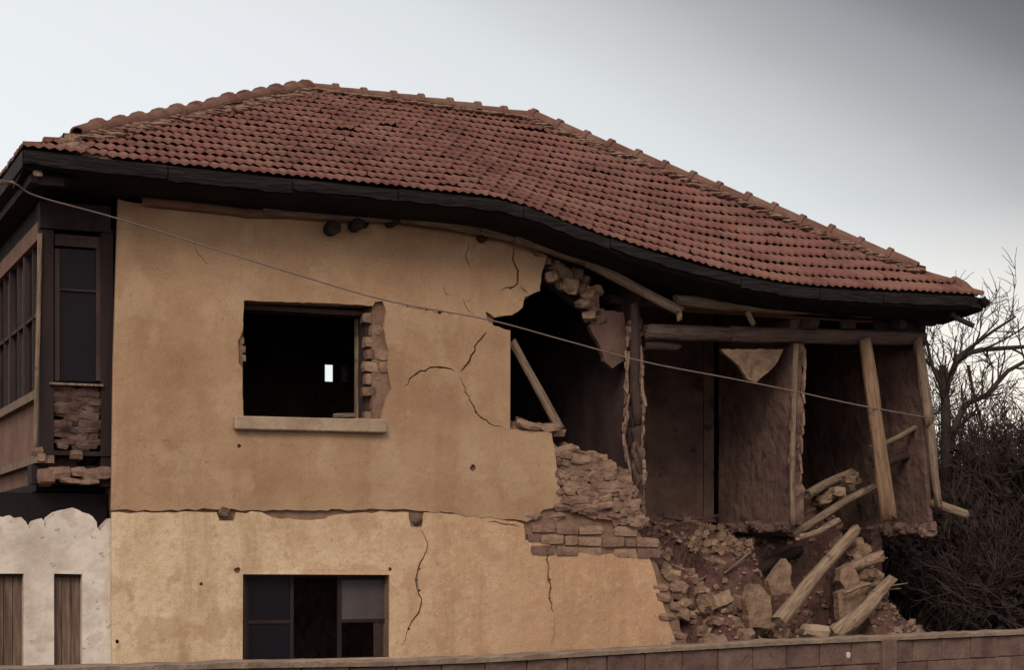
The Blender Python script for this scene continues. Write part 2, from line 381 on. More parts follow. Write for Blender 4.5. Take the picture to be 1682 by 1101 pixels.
# upper coat of plaster with cracks cut through it
def X(pts): return [xz(*p) for p in pts]
up_out = X([(183, 839), (186, 600), (194, 327)]) + jag(X([(194, 327), (250, 337), (330, 346), (400, 353), (530, 356), (650, 362), (720, 372), (800, 383), (850, 396), (904, 404)]), .012, .07, 4, False)[1:] \
    + jag(X([(904, 404), (896, 428), (889, 452), (887, 478), (862, 488), (858, 505), (840, 518), (812, 522), (797, 512), (801, 528), (812, 536), (838, 543)]), .008, .05, 5, False)[1:] \
    + X([(838, 620), (838, 706)]) + jag(X([(838, 706), (906, 712), (912, 745), (918, 790), (928, 834), (893, 838), (866, 858)]), .01, .06, 6, False)[1:] + jag(X([(866, 858), (700, 840), (620, 837), (500, 839), (370, 837), (183, 839)]), .014, .07, 7, False)[1:-1]
UPP = jag(X([(400, 494), (560, 499), (612, 503), (616, 496), (628, 495), (634, 512), (630, 540), (637, 575), (636, 605), (643, 640), (634, 655), (626, 688), (600, 688), (400, 688), (398, 640), (398, 605), (392, 596), (391, 560), (399, 542)]), .004, .05, 8)
cr = lambda pts, w, s: crackpoly(X(pts), w, s)
upper_cracks = [cr([(843, 404), (842, 425), (851, 445), (850, 466), (838, 473), (821, 478)], .022, 1), cr([(854, 470), (862, 478), (868, 484)], .014, 2),
    cr([(799, 545), (785, 562), (771, 594), (756, 612)], .026, 3), cr([(748, 611), (722, 604), (706, 604), (684, 614), (662, 636)], .020, 4),
    cr([(755, 620), (764, 645), (786, 682), (812, 700), (830, 705)], .014, 5), cr([(770, 398), (765, 425), (773, 442)], .012, 6),
    cr([(727, 470), (733, 484), (742, 484)], .010, 7), cr([(650, 498), (700, 510), (770, 520)], .006, 8), cr([(320, 400), (325, 418), (342, 436)], .006, 9),
    cr([(760, 490), (765, 505), (776, 516)], .008, 10), cr([(870, 410), (880, 420), (890, 421)], .018, 11)]
def chips(cracks, seed, p=.22):
    r = random.Random(seed); res = []
    for c in cracks:
        if len(c) < 12: continue
        for i in range(2, len(c) // 2 - 2):
            if r.random() < p:
                q = c[i]; rad = r.uniform(.006, .02); res.append([(q[0] + math.cos(a) * rad * r.uniform(.5, 1.4), q[1] + math.sin(a) * rad * r.uniform(.5, 1.4)) for a in [k * math.pi / 3 for k in range(6)]])
    return res
def hole(px, py, r, seed):
    c = Vector(xz(px, py)); rr = random.Random(seed)
    return [(c.x + math.cos(a) * r * rr.uniform(.7, 1.2), c.y + math.sin(a) * r * rr.uniform(.7, 1.2)) for a in [i * math.pi / 5 for i in range(10)]]
upper_cracks += [hole(777, 769, .035, 1), hole(393, 733, .02, 2), hole(540, 408, .0, 3)][:2]
upper_cracks += chips(upper_cracks[:11], 4)
m = MB(); slab(m, up_out, [UPP] + upper_cracks, 0.0, .045, grid=.16, disp=bul)
m.build('plaster', M['plaster_up'], fwall)
low_out = [(0.004, 0.0)] + X([(183, 1000)]) + jag(X([(184, 842), (250, 843), (356, 842), (360, 856), (384, 856), (388, 842), (430, 842), (460, 853), (520, 854), (560, 845), (600, 842), (672, 842), (676, 866), (694, 866), (697, 842), (800, 848), (860, 861)]), .012, .07, 12, False) \
    + jag(X([(860, 861), (863, 888), (900, 893), (915, 903), (950, 908), (985, 914), (1012, 910), (1066, 912)]), .012, .06, 13, False)[1:] + jag(X([(1066, 912), (1078, 950), (1092, 1000), (1112, 1058)]), .006, .08, 14, False)[1:] + [(xz(1130, 1240)[0], 0.0)]
LWP = X([(399, 944), (640, 945), (640, 1087), (399, 1087)])
lower_cracks = [cr([(692, 870), (703, 892), (700, 908), (688, 935), (685, 962), (693, 985), (688, 1008), (668, 1040), (661, 1062)], .020, 21),
    cr([(897, 897), (902, 930), (903, 975), (909, 1008)], .024, 22), cr([(909, 1012), (912, 1040), (905, 1060)], .007, 23), cr([(800, 858), (830, 862), (855, 866)], .012, 24),
    hole(331, 960, .018, 3), hole(193, 1055, .02, 4), hole(390, 938, .03, 5), hole(641, 936, .02, 6)]
lower_cracks += chips(lower_cracks[:4], 5)
m = MB(); slab(m, low_out, [LWP] + lower_cracks, .006, .05, grid=.16, disp=lambda x, z: 1.4 * bul(x, z))
m.build('plaster', M['plaster_low'], fwall)
# bare brickwork
def bricks(poly, yf, name, L0=.255, H0=.105, j=.013, jy=.012, rot=.01, skip=0.0, seed=1, parent=None, matl=None, mess=None, depth=.12):
    random.seed(seed); mb = MB()
    x0 = min(p[0] for p in poly); x1 = max(p[0] for p in poly); z0 = min(p[1] for p in poly); z1 = max(p[1] for p in poly)
    z = z0 + H0 / 2; row = 0
    while z < z1 + H0 / 2:
        x = x0 - (row % 2) * L0 / 2 - random.uniform(0, .05)
        while x < x1 + L0:
            Lr = L0 * random.choice((1, 1, 1, .5)) * random.uniform(.9, 1.05); cx = x + Lr / 2
            ms = mess(cx, z) if mess else 0
            if inpoly(cx, z, poly) and random.random() > skip + .25 * ms:
                r = Matrix.Rotation(random.uniform(-1, 1) * (rot + .35 * ms), 3, 'Y') @ Matrix.Rotation(random.uniform(-1, 1) * (rot + .3 * ms), 3, 'Z')
                sag = .02 * math.sin(cx * 2.1)
                mb.chunk((cx, yf + depth / 2 + random.uniform(-jy, jy) * (1 + 3 * ms), z + sag), (Lr - j * .3 + .02, depth, (H0 - j) * (1 + random.uniform(-.1, .1))), r, jit=.05 + .12 * ms, cut=.9 - .2 * ms)
            x += Lr + j
        z += H0; row += 1
    return mb.build(name, matl or M['brick'], parent)
mess = lambda x, z: 1.0 if z > 2.14 + .0 * x and x > 3.95 else .08
A1 = X([(866, 842), (925, 834), (915, 790), (905, 712), (838, 702), (836, 690), (902, 690), (925, 730), (985, 752), (1030, 782), (1040, 828), (1062, 870), (1078, 915), (860, 915), (858, 860)])
bricks(A1, -.0, 'exposed_brickwork', mess=mess, seed=5, parent=fwall, H0=.112)
A2 = X([(1060, 905), (1086, 930), (1118, 955), (1135, 1000), (1150, 1060), (1165, 1100), (1180, 1240), (1120, 1240), (1104, 1060), (1086, 990)])
random.seed(55); m = MB(); A3 = X([(930, 745), (985, 758), (1030, 790), (1040, 832), (1058, 868), (990, 850), (935, 838), (922, 790)])
while len(m.a) < 24 * 260:
    a_, b_ = random.uniform(905, 1070), random.uniform(700, 880); q = xz(a_, b_)
    if inpoly(*q, A3): m.chunk((q[0], random.uniform(.0, .05), q[1]), (random.uniform(.07, .21), .1, random.uniform(.04, .085)), Matrix.Rotation(random.gauss(0, .22), 3, 'Y'), jit=.12, cut=.88)
m.build('exposed_rubble', M['brick'], fwall)
bricks(A2, .0, 'exposed_brickwork', mess=lambda x, z: .75, seed=6, parent=fwall, H0=.10, L0=.2)
bricks(X([(606, 500), (632, 498), (636, 640), (636, 690), (606, 690)]), .03, 'exposed_brickwork', L0=.13, H0=.118, seed=8, parent=fwall, matl=M['brick'], mess=lambda x, z: .25)
bricks(X([(384, 535), (401, 540), (401, 605), (384, 610)]), .03, 'exposed_brickwork', L0=.1, H0=.08, seed=9, parent=fwall)
# joist ends in the wall and under the eave
def joist(px, py, r, name='joist_end', mt='dark_wood', out_=.06, sq=False, tilt=0):
    p = P(px, py, 0.0)
    return log(name, (p.x, -out_, p.z - tilt), (p.x, .3, p.z), r, r, M[mt], fwall, n=10 if not sq else 4, wob=.1)
joist(368, 842, .05, mt='board', out_=.03); joist(684, 854, .062, mt='board', out_=-.01, sq=True)
joist(541, 372, .068, out_=.16, tilt=.04); joist(581, 369, .062, out_=.14, tilt=.02); joist(640, 366, .05, out_=.08); joist(790, 391, .05, out_=.06); joist(598, 368, .04, out_=.04)

# ---- upper window: wooden lining and sill
win = MB(); a = P(400, 495); b = P(613, 688); zt, zb = a.z, b.z
win.bx(b.x - .045, b.x - .002, .10, .40, zb - .02, zt - .0); win.bx(a.x + .002, a.x + .04, .16, .40, zb, zt); win.bx(a.x + .042, b.x - .047, .16, .40, zt - .05, zt - .004)
wf = win.build('window', M['frame_wood'], house)
m = MB(); m.bx(b.x - .075, b.x - .048, .30, .345, zb, zt - .06); m.build('frame', M['old_wood'], wf)
m = MB(); s0 = P(387, 682, -.07); s1 = P(636, 713, -.07)
m.bx(s0.x, s1.x, -.075, .38, s1.z + .003, s0.z - .003, .01); o_sill = m.build('window_sill', M['stone'], wf, bevel=.012)
# ---- lower window
a = P(400, 945, .12); b = P(640, 1086, .12); z0, z1 = b.z - .03, a.z + .0
lw = MB()
def ux(px): return P(px, 1000, .14).x
for x in (a.x - .03, ux(640) + .0):
    lw.bx(x, x + .05, .11, .17, z0, z1)
lw.bx(a.x - .03, ux(640) + .05, .112, .168, z1 - .02, z1 + .05); lw.bx(a.x - .03, ux(640) + .05, .105, .18, z0 - .02, z0 + .035)
lwo = lw.build('window', M['frame_wood'], house)
def sash(x0, x1, zz, ajar=0.0):
    m = MB(); t = .035; y = .135
    m.bx(x0, x0 + t, y, y + .035, z0 + .035, z1 - .02); m.bx(x1 - t, x1, y, y + .035, z0 + .035, z1 - .02)
    m.bx(x0 + t, x1 - t, y, y + .035, z1 - .05, z1 - .02); m.bx(x0 + t, x1 - t, y, y + .035, z0 + .035, z0 + .07); m.bx(x0 + t, x1 - t, y, y + .035, zz - .016, zz + .016)
    return m
zm = P(470, 1022, .135).z
s1_ = sash(ux(402), ux(482), zm).build('sash', M['dark_wood'], lwo)
s2_ = sash(ux(555), ux(640), zm).build('sash', M['dark_wood'], lwo)
m = MB(); m.bx(ux(402) + .035, ux(482) - .035, .15, .156, z0 + .07, z1 - .05); m.build('pane', M['glass'], lwo)
m = MB(); m.bx(ux(555) + .035, ux(640) - .035, .15, .156, zm + .016, z1 - .05); m.build('pane', M['curtain'], lwo)
m = MB(); m.bx(ux(615), ux(628), .145, .165, z0 + .07, zm - .02, .006); m.build('broken_slat', M['frame_wood'], lwo)
m = MB(); p = P(520, 1086, -.03); m.bx(P(400, 1086).x, P(642, 1086).x, -.05, .10, p.z - .06, p.z + .012, .008); m.build('window_sill', M['stone'], lwo, bevel=.01)

# ---- other walls, floors and ceiling
def quadwall(name, x0, x1, y0, y1, z0, z1, mt, holes=None, parent=house):
    m = MB(); m.bx(x0, x1, y0, y1, z0, z1); return m.build(name, M[mt], parent)
slit = P(548.5, 613, YB + .1)
sx0, sx1, sz0, sz1 = slit.x - .055, slit.x + .055, slit.z - .125, slit.z + .125
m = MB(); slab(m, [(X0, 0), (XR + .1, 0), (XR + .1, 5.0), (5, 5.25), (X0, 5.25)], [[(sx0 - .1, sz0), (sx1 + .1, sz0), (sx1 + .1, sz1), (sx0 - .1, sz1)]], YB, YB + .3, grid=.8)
m.build('back_wall', M['plaster_in'], house)
m = MB(); m.bx(sx0 - .25, sx0, YB + .31, YB + .33, sz0 - .2, sz1 + .2); m.bx(sx1, sx1 + .25, YB + .31, YB + .33, sz0 - .2, sz1 + .2); m.build('window_board', M['board'], house)
# left side wall with its windows (the corner room hangs out over the lower storey)
m = MB(); FZ = 2.20
zz1 = P(63, 742, .1).z
quadwall('side_wall', X0 + .12, X0 + .35, .35, YB, 2.46, 5.0, 'plaster_in')
m = MB(); m.bx(X0 + .02, 5.2, .43, 1.88, FZ - .09, FZ + .05); m.bx(X0 + .02, XR, 1.92, YB, FZ - .09, FZ + .05); m.build('upper_floor', M['dark_wood'], house)
quadwall('ceiling', X0 + .03, 4.9, .45, YB - .01, 4.86, 4.92, 'dark_wood')
m = MB(); m.add([(4.9, .45, 4.86), (XR, .45, 4.47), (XR, YB - .01, 4.6), (4.9, YB - .01, 4.86)], [(0, 1, 2, 3)]); m.build('ceiling', M['dark_wood'], house)
# right side wall, leaning in the collapse
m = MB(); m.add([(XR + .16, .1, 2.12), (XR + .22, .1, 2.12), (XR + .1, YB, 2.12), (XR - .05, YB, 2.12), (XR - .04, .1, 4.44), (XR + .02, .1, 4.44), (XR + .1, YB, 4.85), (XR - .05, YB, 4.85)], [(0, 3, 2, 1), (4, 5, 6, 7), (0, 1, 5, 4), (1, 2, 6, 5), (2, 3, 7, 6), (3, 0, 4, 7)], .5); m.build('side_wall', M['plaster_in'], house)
# partitions
def partition(x, wdt, y0, y1, z0, z1, name='partition_wall', mt='plaster_in', seed=1):
    """wall across the house with a ragged broken end"""
    random.seed(seed); m = MB(); k = 26; ys = [y0 + random.uniform(-.03, .05) for _ in range(k + 1)]
    vs = []; 
    for i in range(k + 1):
        z = z0 + (z1 - z0) * i / k; vs += [(x - wdt / 2, ys[i], z), (x + wdt / 2, ys[i] + random.uniform(-.04, .04), z), (x + wdt / 2, y1, z), (x - wdt / 2, y1, z)]
    fs = []
    for i in range(k):
        for q in range(4): fs.append((4 * i + q, 4 * i + (q + 1) % 4, 4 * i + 4 + (q + 1) % 4, 4 * i + 4 + q))
    fs += [(3, 2, 1, 0), (4 * k, 4 * k + 1, 4 * k + 2, 4 * k + 3)]
    m.add(vs, fs, .5); return m.build(name, M[mt], house)
p1 = P(1047, 700); pt1 = partition(p1.x + .02, .15, .08, YB, 2.15, 4.68, seed=3, mt='dim_plaster')
p2 = P(1312, 700); pt2 = partition(p2.x + .02, .13, .06, 1.62, P(1300, 862).z, 4.56, seed=4)
quadwall('partition_wall', p2.x - .05, p2.x + .08, 1.95, YB, 2.2, 4.7, 'plaster_in')
p3 = P(1061, 850, 1.9)
quadwall('partition_wall', p1.x + .10, p2.x - .09, 1.9, 2.05, P(1100, 850, 1.9).z, 4.75, 'plaster_in')
random.seed(88); m = MB()
for i in range(60):
    yy = random.uniform(.1, 3.2); q_ = (yy - .1) / 5.9
    m.chunk((XR + .16 - .21 * q_ - .01, yy, 2.12 + random.uniform(-.07, .03)), (.08, random.uniform(.1, .25), random.uniform(.05, .13)), rrot(.2), jit=.2)
m.build('wall_remnant', M['plaster_in'], house); m = MB()
for i in range(50):
    xx = random.uniform(p1.x + .1, p2.x); m.chunk((xx, 1.86 + random.uniform(-.06, .04), P(1100, 855, 1.9).z + random.uniform(-.05, .04)), (random.uniform(.1, .3), .12, random.uniform(.04, .09)), Matrix.Rotation(random.gauss(0, .1), 3, 'Y'), jit=.2)
m.build('wall_remnant', M['plaster_in'], house); m = MB()
for i in range(40):
    yy = random.uniform(.1, 1.6); m.chunk((p2.x - .05, yy, P(1300, 862).z + random.uniform(-.05, .02)), (.08, random.uniform(.1, .22), random.uniform(.04, .09)), rrot(.15), jit=.2)
m.build('wall_remnant', M['plaster_in'], house)
# ragged plaster lips and studs on the partition ends
def lip(pts, r, Y, mt, parent, seed, name='plaster_edge'):
    random.seed(seed); m = MB(); pp = jag([(p[0], p[1]) for p in pts], 1.6, 16, seed, False)
    
    for i in range(len(pp) - 1):
        a = P(*pp[i], Y); b = P(*pp[i + 1], Y); q = (b - a).to_track_quat('Z', 'Y').to_matrix()
        for _ in range(2): m.chunk(a.lerp(b, random.random()) + Vector((random.uniform(-.5, .5) * r, random.uniform(0, .06), 0)), (r * random.uniform(.5, 1.6), r * 2, (b - a).length * random.uniform(.7, 1.7)), q @ Matrix.Rotation(random.gauss(0, .15), 3, 'Y'), jit=.25, cut=.7)
    m.build(name, M[mt], parent)
lip([(1033, 552), (1031, 620), (1029, 700), (1032, 760)], .015, .0, 'brick', pt1, 1); lip([(1052, 565), (1056, 620), (1060, 660), (1055, 720), (1060, 780), (1056, 850)], .02, .0, 'brick', pt1, 2)
lip([(1308, 572), (1306, 640), (1302, 720), (1302, 800), (1306, 858)], .008, -.02, 'brick', pt2, 3); log('stud', P(1307, 566, .0), P(1302, 862, .0), .03, .028, M['old_wood'], pt2, bend=.012); lip([(1322, 572), (1322, 680), (1318, 760), (1316, 800)], .014, .02, 'brick', pt2, 4)
log('stud', P(1041, 500, .02), P(1047, 700, .02), .045, .05, M['frame_wood'], pt1, bend=.02, wob=.35); log('stud', P(1046, 690, .03), P(1053, 862, .05), .045, .035, M['frame_wood'], pt1, bend=.015, wob=.35)
random.seed(61); m = MB()
for i in range(110):
    t = random.random(); c = P(1040 + 12 * t + random.uniform(-9, 9), 510 + 340 * t, .03 + random.uniform(-.02, .05)); m.chunk(c, (random.uniform(.03, .07), .05, random.uniform(.05, .16)), Matrix.Rotation(random.gauss(0, .2), 3, 'Y'), jit=.25, cut=.75)
m.build('mud_filling', M['infill'], pt1)
# ground-floor inner walls that close the dark behind the broken front
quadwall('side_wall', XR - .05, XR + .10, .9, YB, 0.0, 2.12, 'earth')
quadwall('inner_wall', 4.9, 5.05, .45, YB, 0, 2.1, 'adobe')

# ---- beams and plates over the openings
random.seed(21)
def beam(pts, r, Y, mt, name='beam', flat=None):
    for i in range(len(pts) - 1):
        a = P(*pts[i], Y); b = P(*pts[i + 1], Y + (.0 if len(pts) > 2 else 0)); log(name, a, b, r, r * .95, M[mt], house, bend=.01, flat=flat)
beam([(236, 331), (404, 350), (532, 351)], .045, -.03, 'red', 'wall_plate'); beam([(430, 346), (652, 360)], .045, -.06, 'old_wood', 'wall_plate'); 
beam([(655, 357), (790, 379), (880, 400)], .05, -.09, 'old_wood', 'wall_plate')
beam([(848, 392), (960, 428), (1116, 512)], .055, -.14, 'old_wood', 'fallen_plate')
beam([(1112, 494), (1290, 508), (1432, 514)], .06, -.08, 'old_wood', 'wall_plate'); beam([(1110, 500), (1440, 522)], .07, .1, 'red', 'lintel')
beam([(1062, 545), (1200, 550), (1512, 556)], .085, .06, 'beam_wood', 'beam'); beam([(1000, 490), (1110, 505)], .05, .25, 'frame_wood', 'beam')
beam([(1060, 568), (1112, 572)], .05, .1, 'frame_wood', 'beam'); beam([(882, 445), (985, 520)], .08, .35, 'frame_wood', 'beam')
beam([(1512, 520), (1512, 570)], .05, .05, 'dark_wood', 'beam_end')
for q in ((1113, 505, 1116, 525), (1228, 512, 1238, 532)): beam([q[:2], q[2:]], .03, -.16, 'pale_wood', 'peg')
for px in (1330, 1392, 1475):
    m = MB(); m.chunk(P(px, 533, -.05), (.12, .2, .11), rrot(.2)); m.build('rafter_end', M['frame_wood'], house)
# corner box over the right end
m = MB(); a = P(1435, 520, .05); b = P(1518, 568, .05); m.bx(a.x, b.x, .05, .25, b.z, a.z, .02); m.build('beam_end', M['dark_wood'], house)
# lumps of wall still hanging over the window
random.seed(12); m = MB()
for px, py, s in ((898, 428, .12), (912, 440, .17), (905, 455, .15), (925, 452, .15), (938, 468, .2), (955, 475, .17), (968, 490, .18), (980, 478, .13), (958, 500, .12), (968, 520, .12), (985, 528, .11), (948, 452, .13), (925, 470, .13), (884, 410, .15), (900, 410, .13), (975, 508, .11), (915, 425, .09), (962, 462, .1)):
    m.chunk(P(px, py, .1 + random.uniform(-.05, .05)), (s * 1.25, s, s * .85), rrot(.5), jit=.2, cut=.7)
m.build('wall_remnant', M['rubble'], house)
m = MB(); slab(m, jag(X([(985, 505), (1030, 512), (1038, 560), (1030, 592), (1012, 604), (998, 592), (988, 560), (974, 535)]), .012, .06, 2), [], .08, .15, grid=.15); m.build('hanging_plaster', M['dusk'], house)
m = MB(); slab(m, jag(X([(1192, 572), (1295, 572), (1282, 598), (1262, 616), (1250, 629), (1236, 622), (1222, 600), (1205, 585)]), .008, .05, 3), [], .10, .15, grid=.12); m.build('hanging_plaster', M['rubble'], house)  # darker material than the wall plaster: this piece's shade is in its colour

# ---- posts
log('post', P(1421, 560, -.05), P(1461, 855, -.12), .070, .088, M['orange_wood'], house, bend=.015)
log('post', P(1507, 556, .0), P(1526, 700, .0), .055, .06, M['old_wood'], house, bend=.01); log('post', P(1526, 690, .0), P(1542, 832, -.02), .055, .04, M['old_wood'], house, bend=.01)
log('window_brace', P(842, 562, .28), P(920, 706, .10), .042, .05, M['old_wood'], house, bend=.01)
log('joist', P(1530, 826, .1), P(1588, 846, -.2), .05, .05, M['old_wood'], house, bend=.0)
# right hand ledge of the upper floor
m = MB(); a = P(1300, 872, .35); m.bx(p2.x, 8.2, .9, 1.9, 2.04, 2.12, .02); m.build('broken_floor', M['dark_wood'], house)

# ---- roof
XA, YA, XBc = -.89, -.60, 9.17
RX0, RX1, RY = 2.71, 5.45, 3.0
eave_px = [(35, 245), (175, 262), (500, 297), (700, 316), (820, 328), (870, 343), (950, 375), (1050, 409), (1150, 438), (1230, 457), (1300, 470), (1450, 482), (1600, 489)]
ex = np.array([P(a, b, YA).x for a, b in eave_px]); ez_ = np.array([P(a, b, YA).z for a, b in eave_px])
_k = np.linspace(ex[0], ex[-1], 140); _z = np.interp(_k, ex, ez_)
for _ in range(4): _z[1:-1] = (_z[:-2] + _z[1:-1] * 2 + _z[2:]) / 4
ez = lambda x: float(np.interp(x, _k, _z))
ZA, ZB = ez(XA), ez(XBc)
rz = lambda x: float(np.interp(x, [RX0, 3.4, 4.6, RX1], [6.98, 6.955, 6.93, 6.92]))
def topline(x):
    if x < RX0: t = max(0, (x - XA) / (RX0 - XA)); return YA + (RY - YA) * t, ZA + (rz(RX0) - ZA) * t
    if x > RX1: t = max(0, (XBc - x) / (XBc - RX1)); return YA + (RY - YA) * t, ZB + (rz(RX1) - ZB) * t
    return RY, rz(x)
def zfront(x, y):
    ty, tz = topline(x); h = max(ty - YA, 1e-4); t = min(1, max(0, (y - YA) / h)); e = ez(x)
    return e + (tz - e) * t + .012 * noise.noise(Vector((x * .8, y * .8, 4)))
YBK = 2 * RY - YA
def zback(x, y):
    yy = 2 * RY - y; ty, tz = topline(x); e = 5.24 - .035 * (x + .9)
    if x < RX0: e0 = ZA
    h = max(ty - YA, 1e-4); t = min(1, max(0, (yy - YA) / h)); return e + (tz - e) * t
def hipx(y):      # x-range of the front slope at this y
    t = (y - YA) / (RY - YA); return XA + (RX0 - XA) * t, XBc + (RX1 - XBc) * t
def zleft(x, y):  # slope falling to the left eave
    t = (x - XA) / (RX0 - XA); return ZA + (rz(RX0) - ZA) * t
def zright(x, y):
    t = (XBc - x) / (XBc - RX1); zb = ZB + (5.0 - ZB) * min(1, max(0, (y - YA) / 7.2)) * (1 - t); return zb + (rz(RX1) - zb) * t
roof = MB(); rf = None
def tiles(mb, fz, axis, lo, hi, rng_, seed, dens=8, tw=.18, rows=17, disturb=None):
    """interlocking clay tiles: rows run along axis; rng_(v) gives the span of a row at depth v"""
    random.seed(seed); dv = (hi - lo) / rows
    for r in range(rows):
        v0 = lo + dv * r; v1 = v0 + dv * 1.08
        a0, a1 = rng_(v0); b0, b1 = rng_(min(max(v1, min(lo, hi)), max(lo, hi)))
        u = a0 - (.1 if r % 2 else 0)
        while u < a1:
            tilt = random.uniform(-.003, .006); rr = random.random(); slip = random.random(); dx = random.uniform(-.004, .004); dyj = random.uniform(-.006, .006)
            if slip < .03 and r: dyj += random.uniform(-.03, .03); tilt += random.uniform(0, .02)
            if slip > 2 and r > 1: u += tw; continue
            vs = []; K = dens
            for rowi, (v, lift) in enumerate(((v0, .052), (v1, .006))):
                l0, l1 = (a0, a1) if rowi == 0 else (b0, b1)
                for k in range(K + 1):
                    uu = min(max(u + tw * k / K + dx, l0), l1)
                    ph = (k / K) * 4 * math.pi
                    prof = .019 * (0.5 + .5 * math.cos(ph)) ** .7 + (.006 if k == K else 0)
                    vv = v + (dyj + (.022 * noise.noise(Vector((uu * 1.3, r * 1.7, seed))) * (1 if hi > lo else -1) if 0 < r else 0) if rowi == 0 else 0)
                    x_, y_ = (uu, vv) if axis == 'x' else (vv, uu)
                    extra = disturb(x_, y_) if disturb else 0
                    vs.append((x_, y_, fz(x_, y_) + lift + prof + tilt * (1 if rowi == 0 else 0) + extra))
            for k in range(K + 1):
                x_, y_, z_ = vs[k]; vs.append((x_, y_, z_ - .026))
            fs = [(k, k + 1, K + 2 + k, K + 1 + k) for k in range(K)] + [(2 * K + 2 + k, 2 * K + 3 + k, k + 1, k) for k in range(K)]
            if vs[K][0 if axis == 'x' else 1] - vs[0][0 if axis == 'x' else 1] > .02: mb.add(vs, fs, rr)
            u += tw
tiles(roof, zfront, 'x', YA, RY, hipx, 1)
mb2 = roof
tiles(mb2, zback, 'x', YBK, RY, lambda y: hipx(2 * RY - y), 2, dens=4)
tiles(mb2, zleft, 'y', XA, RX0, lambda x: (topline(x)[0], 2 * RY - topline(x)[0]), 3, dens=4)
tiles(mb2, zright, 'y', XBc, RX1, lambda x: (topline(x)[0], 2 * RY - topline(x)[0]), 4, dens=4)
rf = roof.build('roof', M['tile'], house)
# boarding under the tiles, eave boards, fascia and gutter
m = MB()
def sheet(m, fz, xs, yf, off):
    n = 10; vs = []
    for x in xs:
        y0, y1 = yf(x)
        for j in range(n + 1):
            y = y0 + (y1 - y0) * j / n; vs.append((x, y, fz(x, y) - off))
    fs = [(i * (n + 1) + j, (i + 1) * (n + 1) + j, (i + 1) * (n + 1) + j + 1, i * (n + 1) + j + 1) for i in range(len(xs) - 1) for j in range(n)]
    m.add(vs, fs, .5)
xs = np.linspace(XA + .01, XBc - .01, 90)
sheet(m, zfront, xs, lambda x: (YA, topline(x)[0]), .02); sheet(m, zback, xs, lambda x: (2 * RY - topline(x)[0], YBK), .02)
sheet(m, zleft, np.linspace(XA, RX0, 12), lambda x: (topline(x)[0], 2 * RY - topline(x)[0]), .02); sheet(m, zright, np.linspace(RX1, XBc, 12), lambda x: (topline(x)[0], 2 * RY - topline(x)[0]), .02)
m.build('roof_boarding', M['soffit'], rf)
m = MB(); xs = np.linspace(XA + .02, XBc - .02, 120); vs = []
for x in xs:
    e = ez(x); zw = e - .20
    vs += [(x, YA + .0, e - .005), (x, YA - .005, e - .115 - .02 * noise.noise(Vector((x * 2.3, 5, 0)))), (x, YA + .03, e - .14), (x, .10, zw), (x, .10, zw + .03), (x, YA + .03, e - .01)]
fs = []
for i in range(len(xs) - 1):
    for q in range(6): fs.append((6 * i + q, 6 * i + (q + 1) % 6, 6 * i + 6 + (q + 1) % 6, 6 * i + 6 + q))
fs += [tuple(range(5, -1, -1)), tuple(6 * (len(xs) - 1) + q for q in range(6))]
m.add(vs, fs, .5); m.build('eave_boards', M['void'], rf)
m = MB()   # left, right and back eaves
m.add([(XA, YA, ZA - .005), (XA, YBK, ZA - .005), (XA, YBK, ZA - .14), (XA, YA, ZA - .14), (X0 + .2, YA + .1, ZA - .2), (X0 + .2, YBK - .1, ZA - .2)], [(0, 3, 2, 1), (3, 4, 5, 2)], .5)
z5 = 5.0
m.add([(XBc, YA, ZB - .005), (XBc, YBK, z5 - .005), (XBc, YBK, z5 - .10), (XBc, YA, ZB - .10), (XR, YA + .1, ZB - .12), (XR, YBK - .1, z5 - .12)], [(0, 1, 2, 3), (3, 2, 5, 4)], .5)
m.add([(XA, YBK, ZA), (XBc, YBK, z5), (XBc, YBK, z5 - .14), (XA, YBK, ZA - .14), (XA, YB, 5.0), (XBc, YB, 4.8)], [(0, 3, 2, 1), (3, 4, 5, 2)], .5)
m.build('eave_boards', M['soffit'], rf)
random.seed(19); x = XA
while x < XBc - .1:
    ln = min(random.uniform(.7, 1.5), XBc - x); m = MB(); K = 14; tl = random.uniform(-.012, .012); yo = random.uniform(-.012, .0); lo_ = random.uniform(.09, .135); vs = []
    for i in range(K + 1):
        xx = x + .006 + (ln - .012) * i / K; e = ez(xx) - .004 + tl * (i / K - .5); rg = random.uniform(-.012, .008)
        vs += [(xx, YA - .03 + yo, e), (xx, YA - .03 + yo, e - lo_ + rg), (xx, YA - .006 + yo, e - lo_ + rg), (xx, YA - .006 + yo, e)]
    fs = [(4 * i + q, 4 * i + (q + 1) % 4, 4 * i + 4 + (q + 1) % 4, 4 * i + 4 + q) for i in range(K) for q in range(4)] + [(3, 2, 1, 0), (4 * K, 4 * K + 1, 4 * K + 2, 4 * K + 3)]
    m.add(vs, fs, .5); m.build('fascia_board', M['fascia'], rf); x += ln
m = MB(); m.tube([(XBc - .02, YA - .06, ez(XBc) - .07), P(1612, 491, YA - .06), P(1618, 489, YA - .06)], [.055, .045, .02], 8)
gut = m.build('gutter', M['void'], rf)
m = MB(); m.tube([P(1565, 500, -.5), P(1565, 519, -.5), P(1570, 522, -.5), P(1600, 536, -.6)], [.03, .03, .03, .028], 8); m.build('downpipe', M['gutter'], rf)
m = MB(); m.bx(P(1535, 510, .0).x, P(1545, 510, 0).x, -.05, .15, P(0, 517, 0).z * 0 + P(1540, 517, 0).z, P(1540, 505, 0).z); a = P(1519, 530, 0); b = P(1535, 535, 0); m.bx(a.x - .1, b.x, -.04, .06, b.z - .0, a.z + .03, .01); m.build('beam_end', M['dark_wood'], rf)
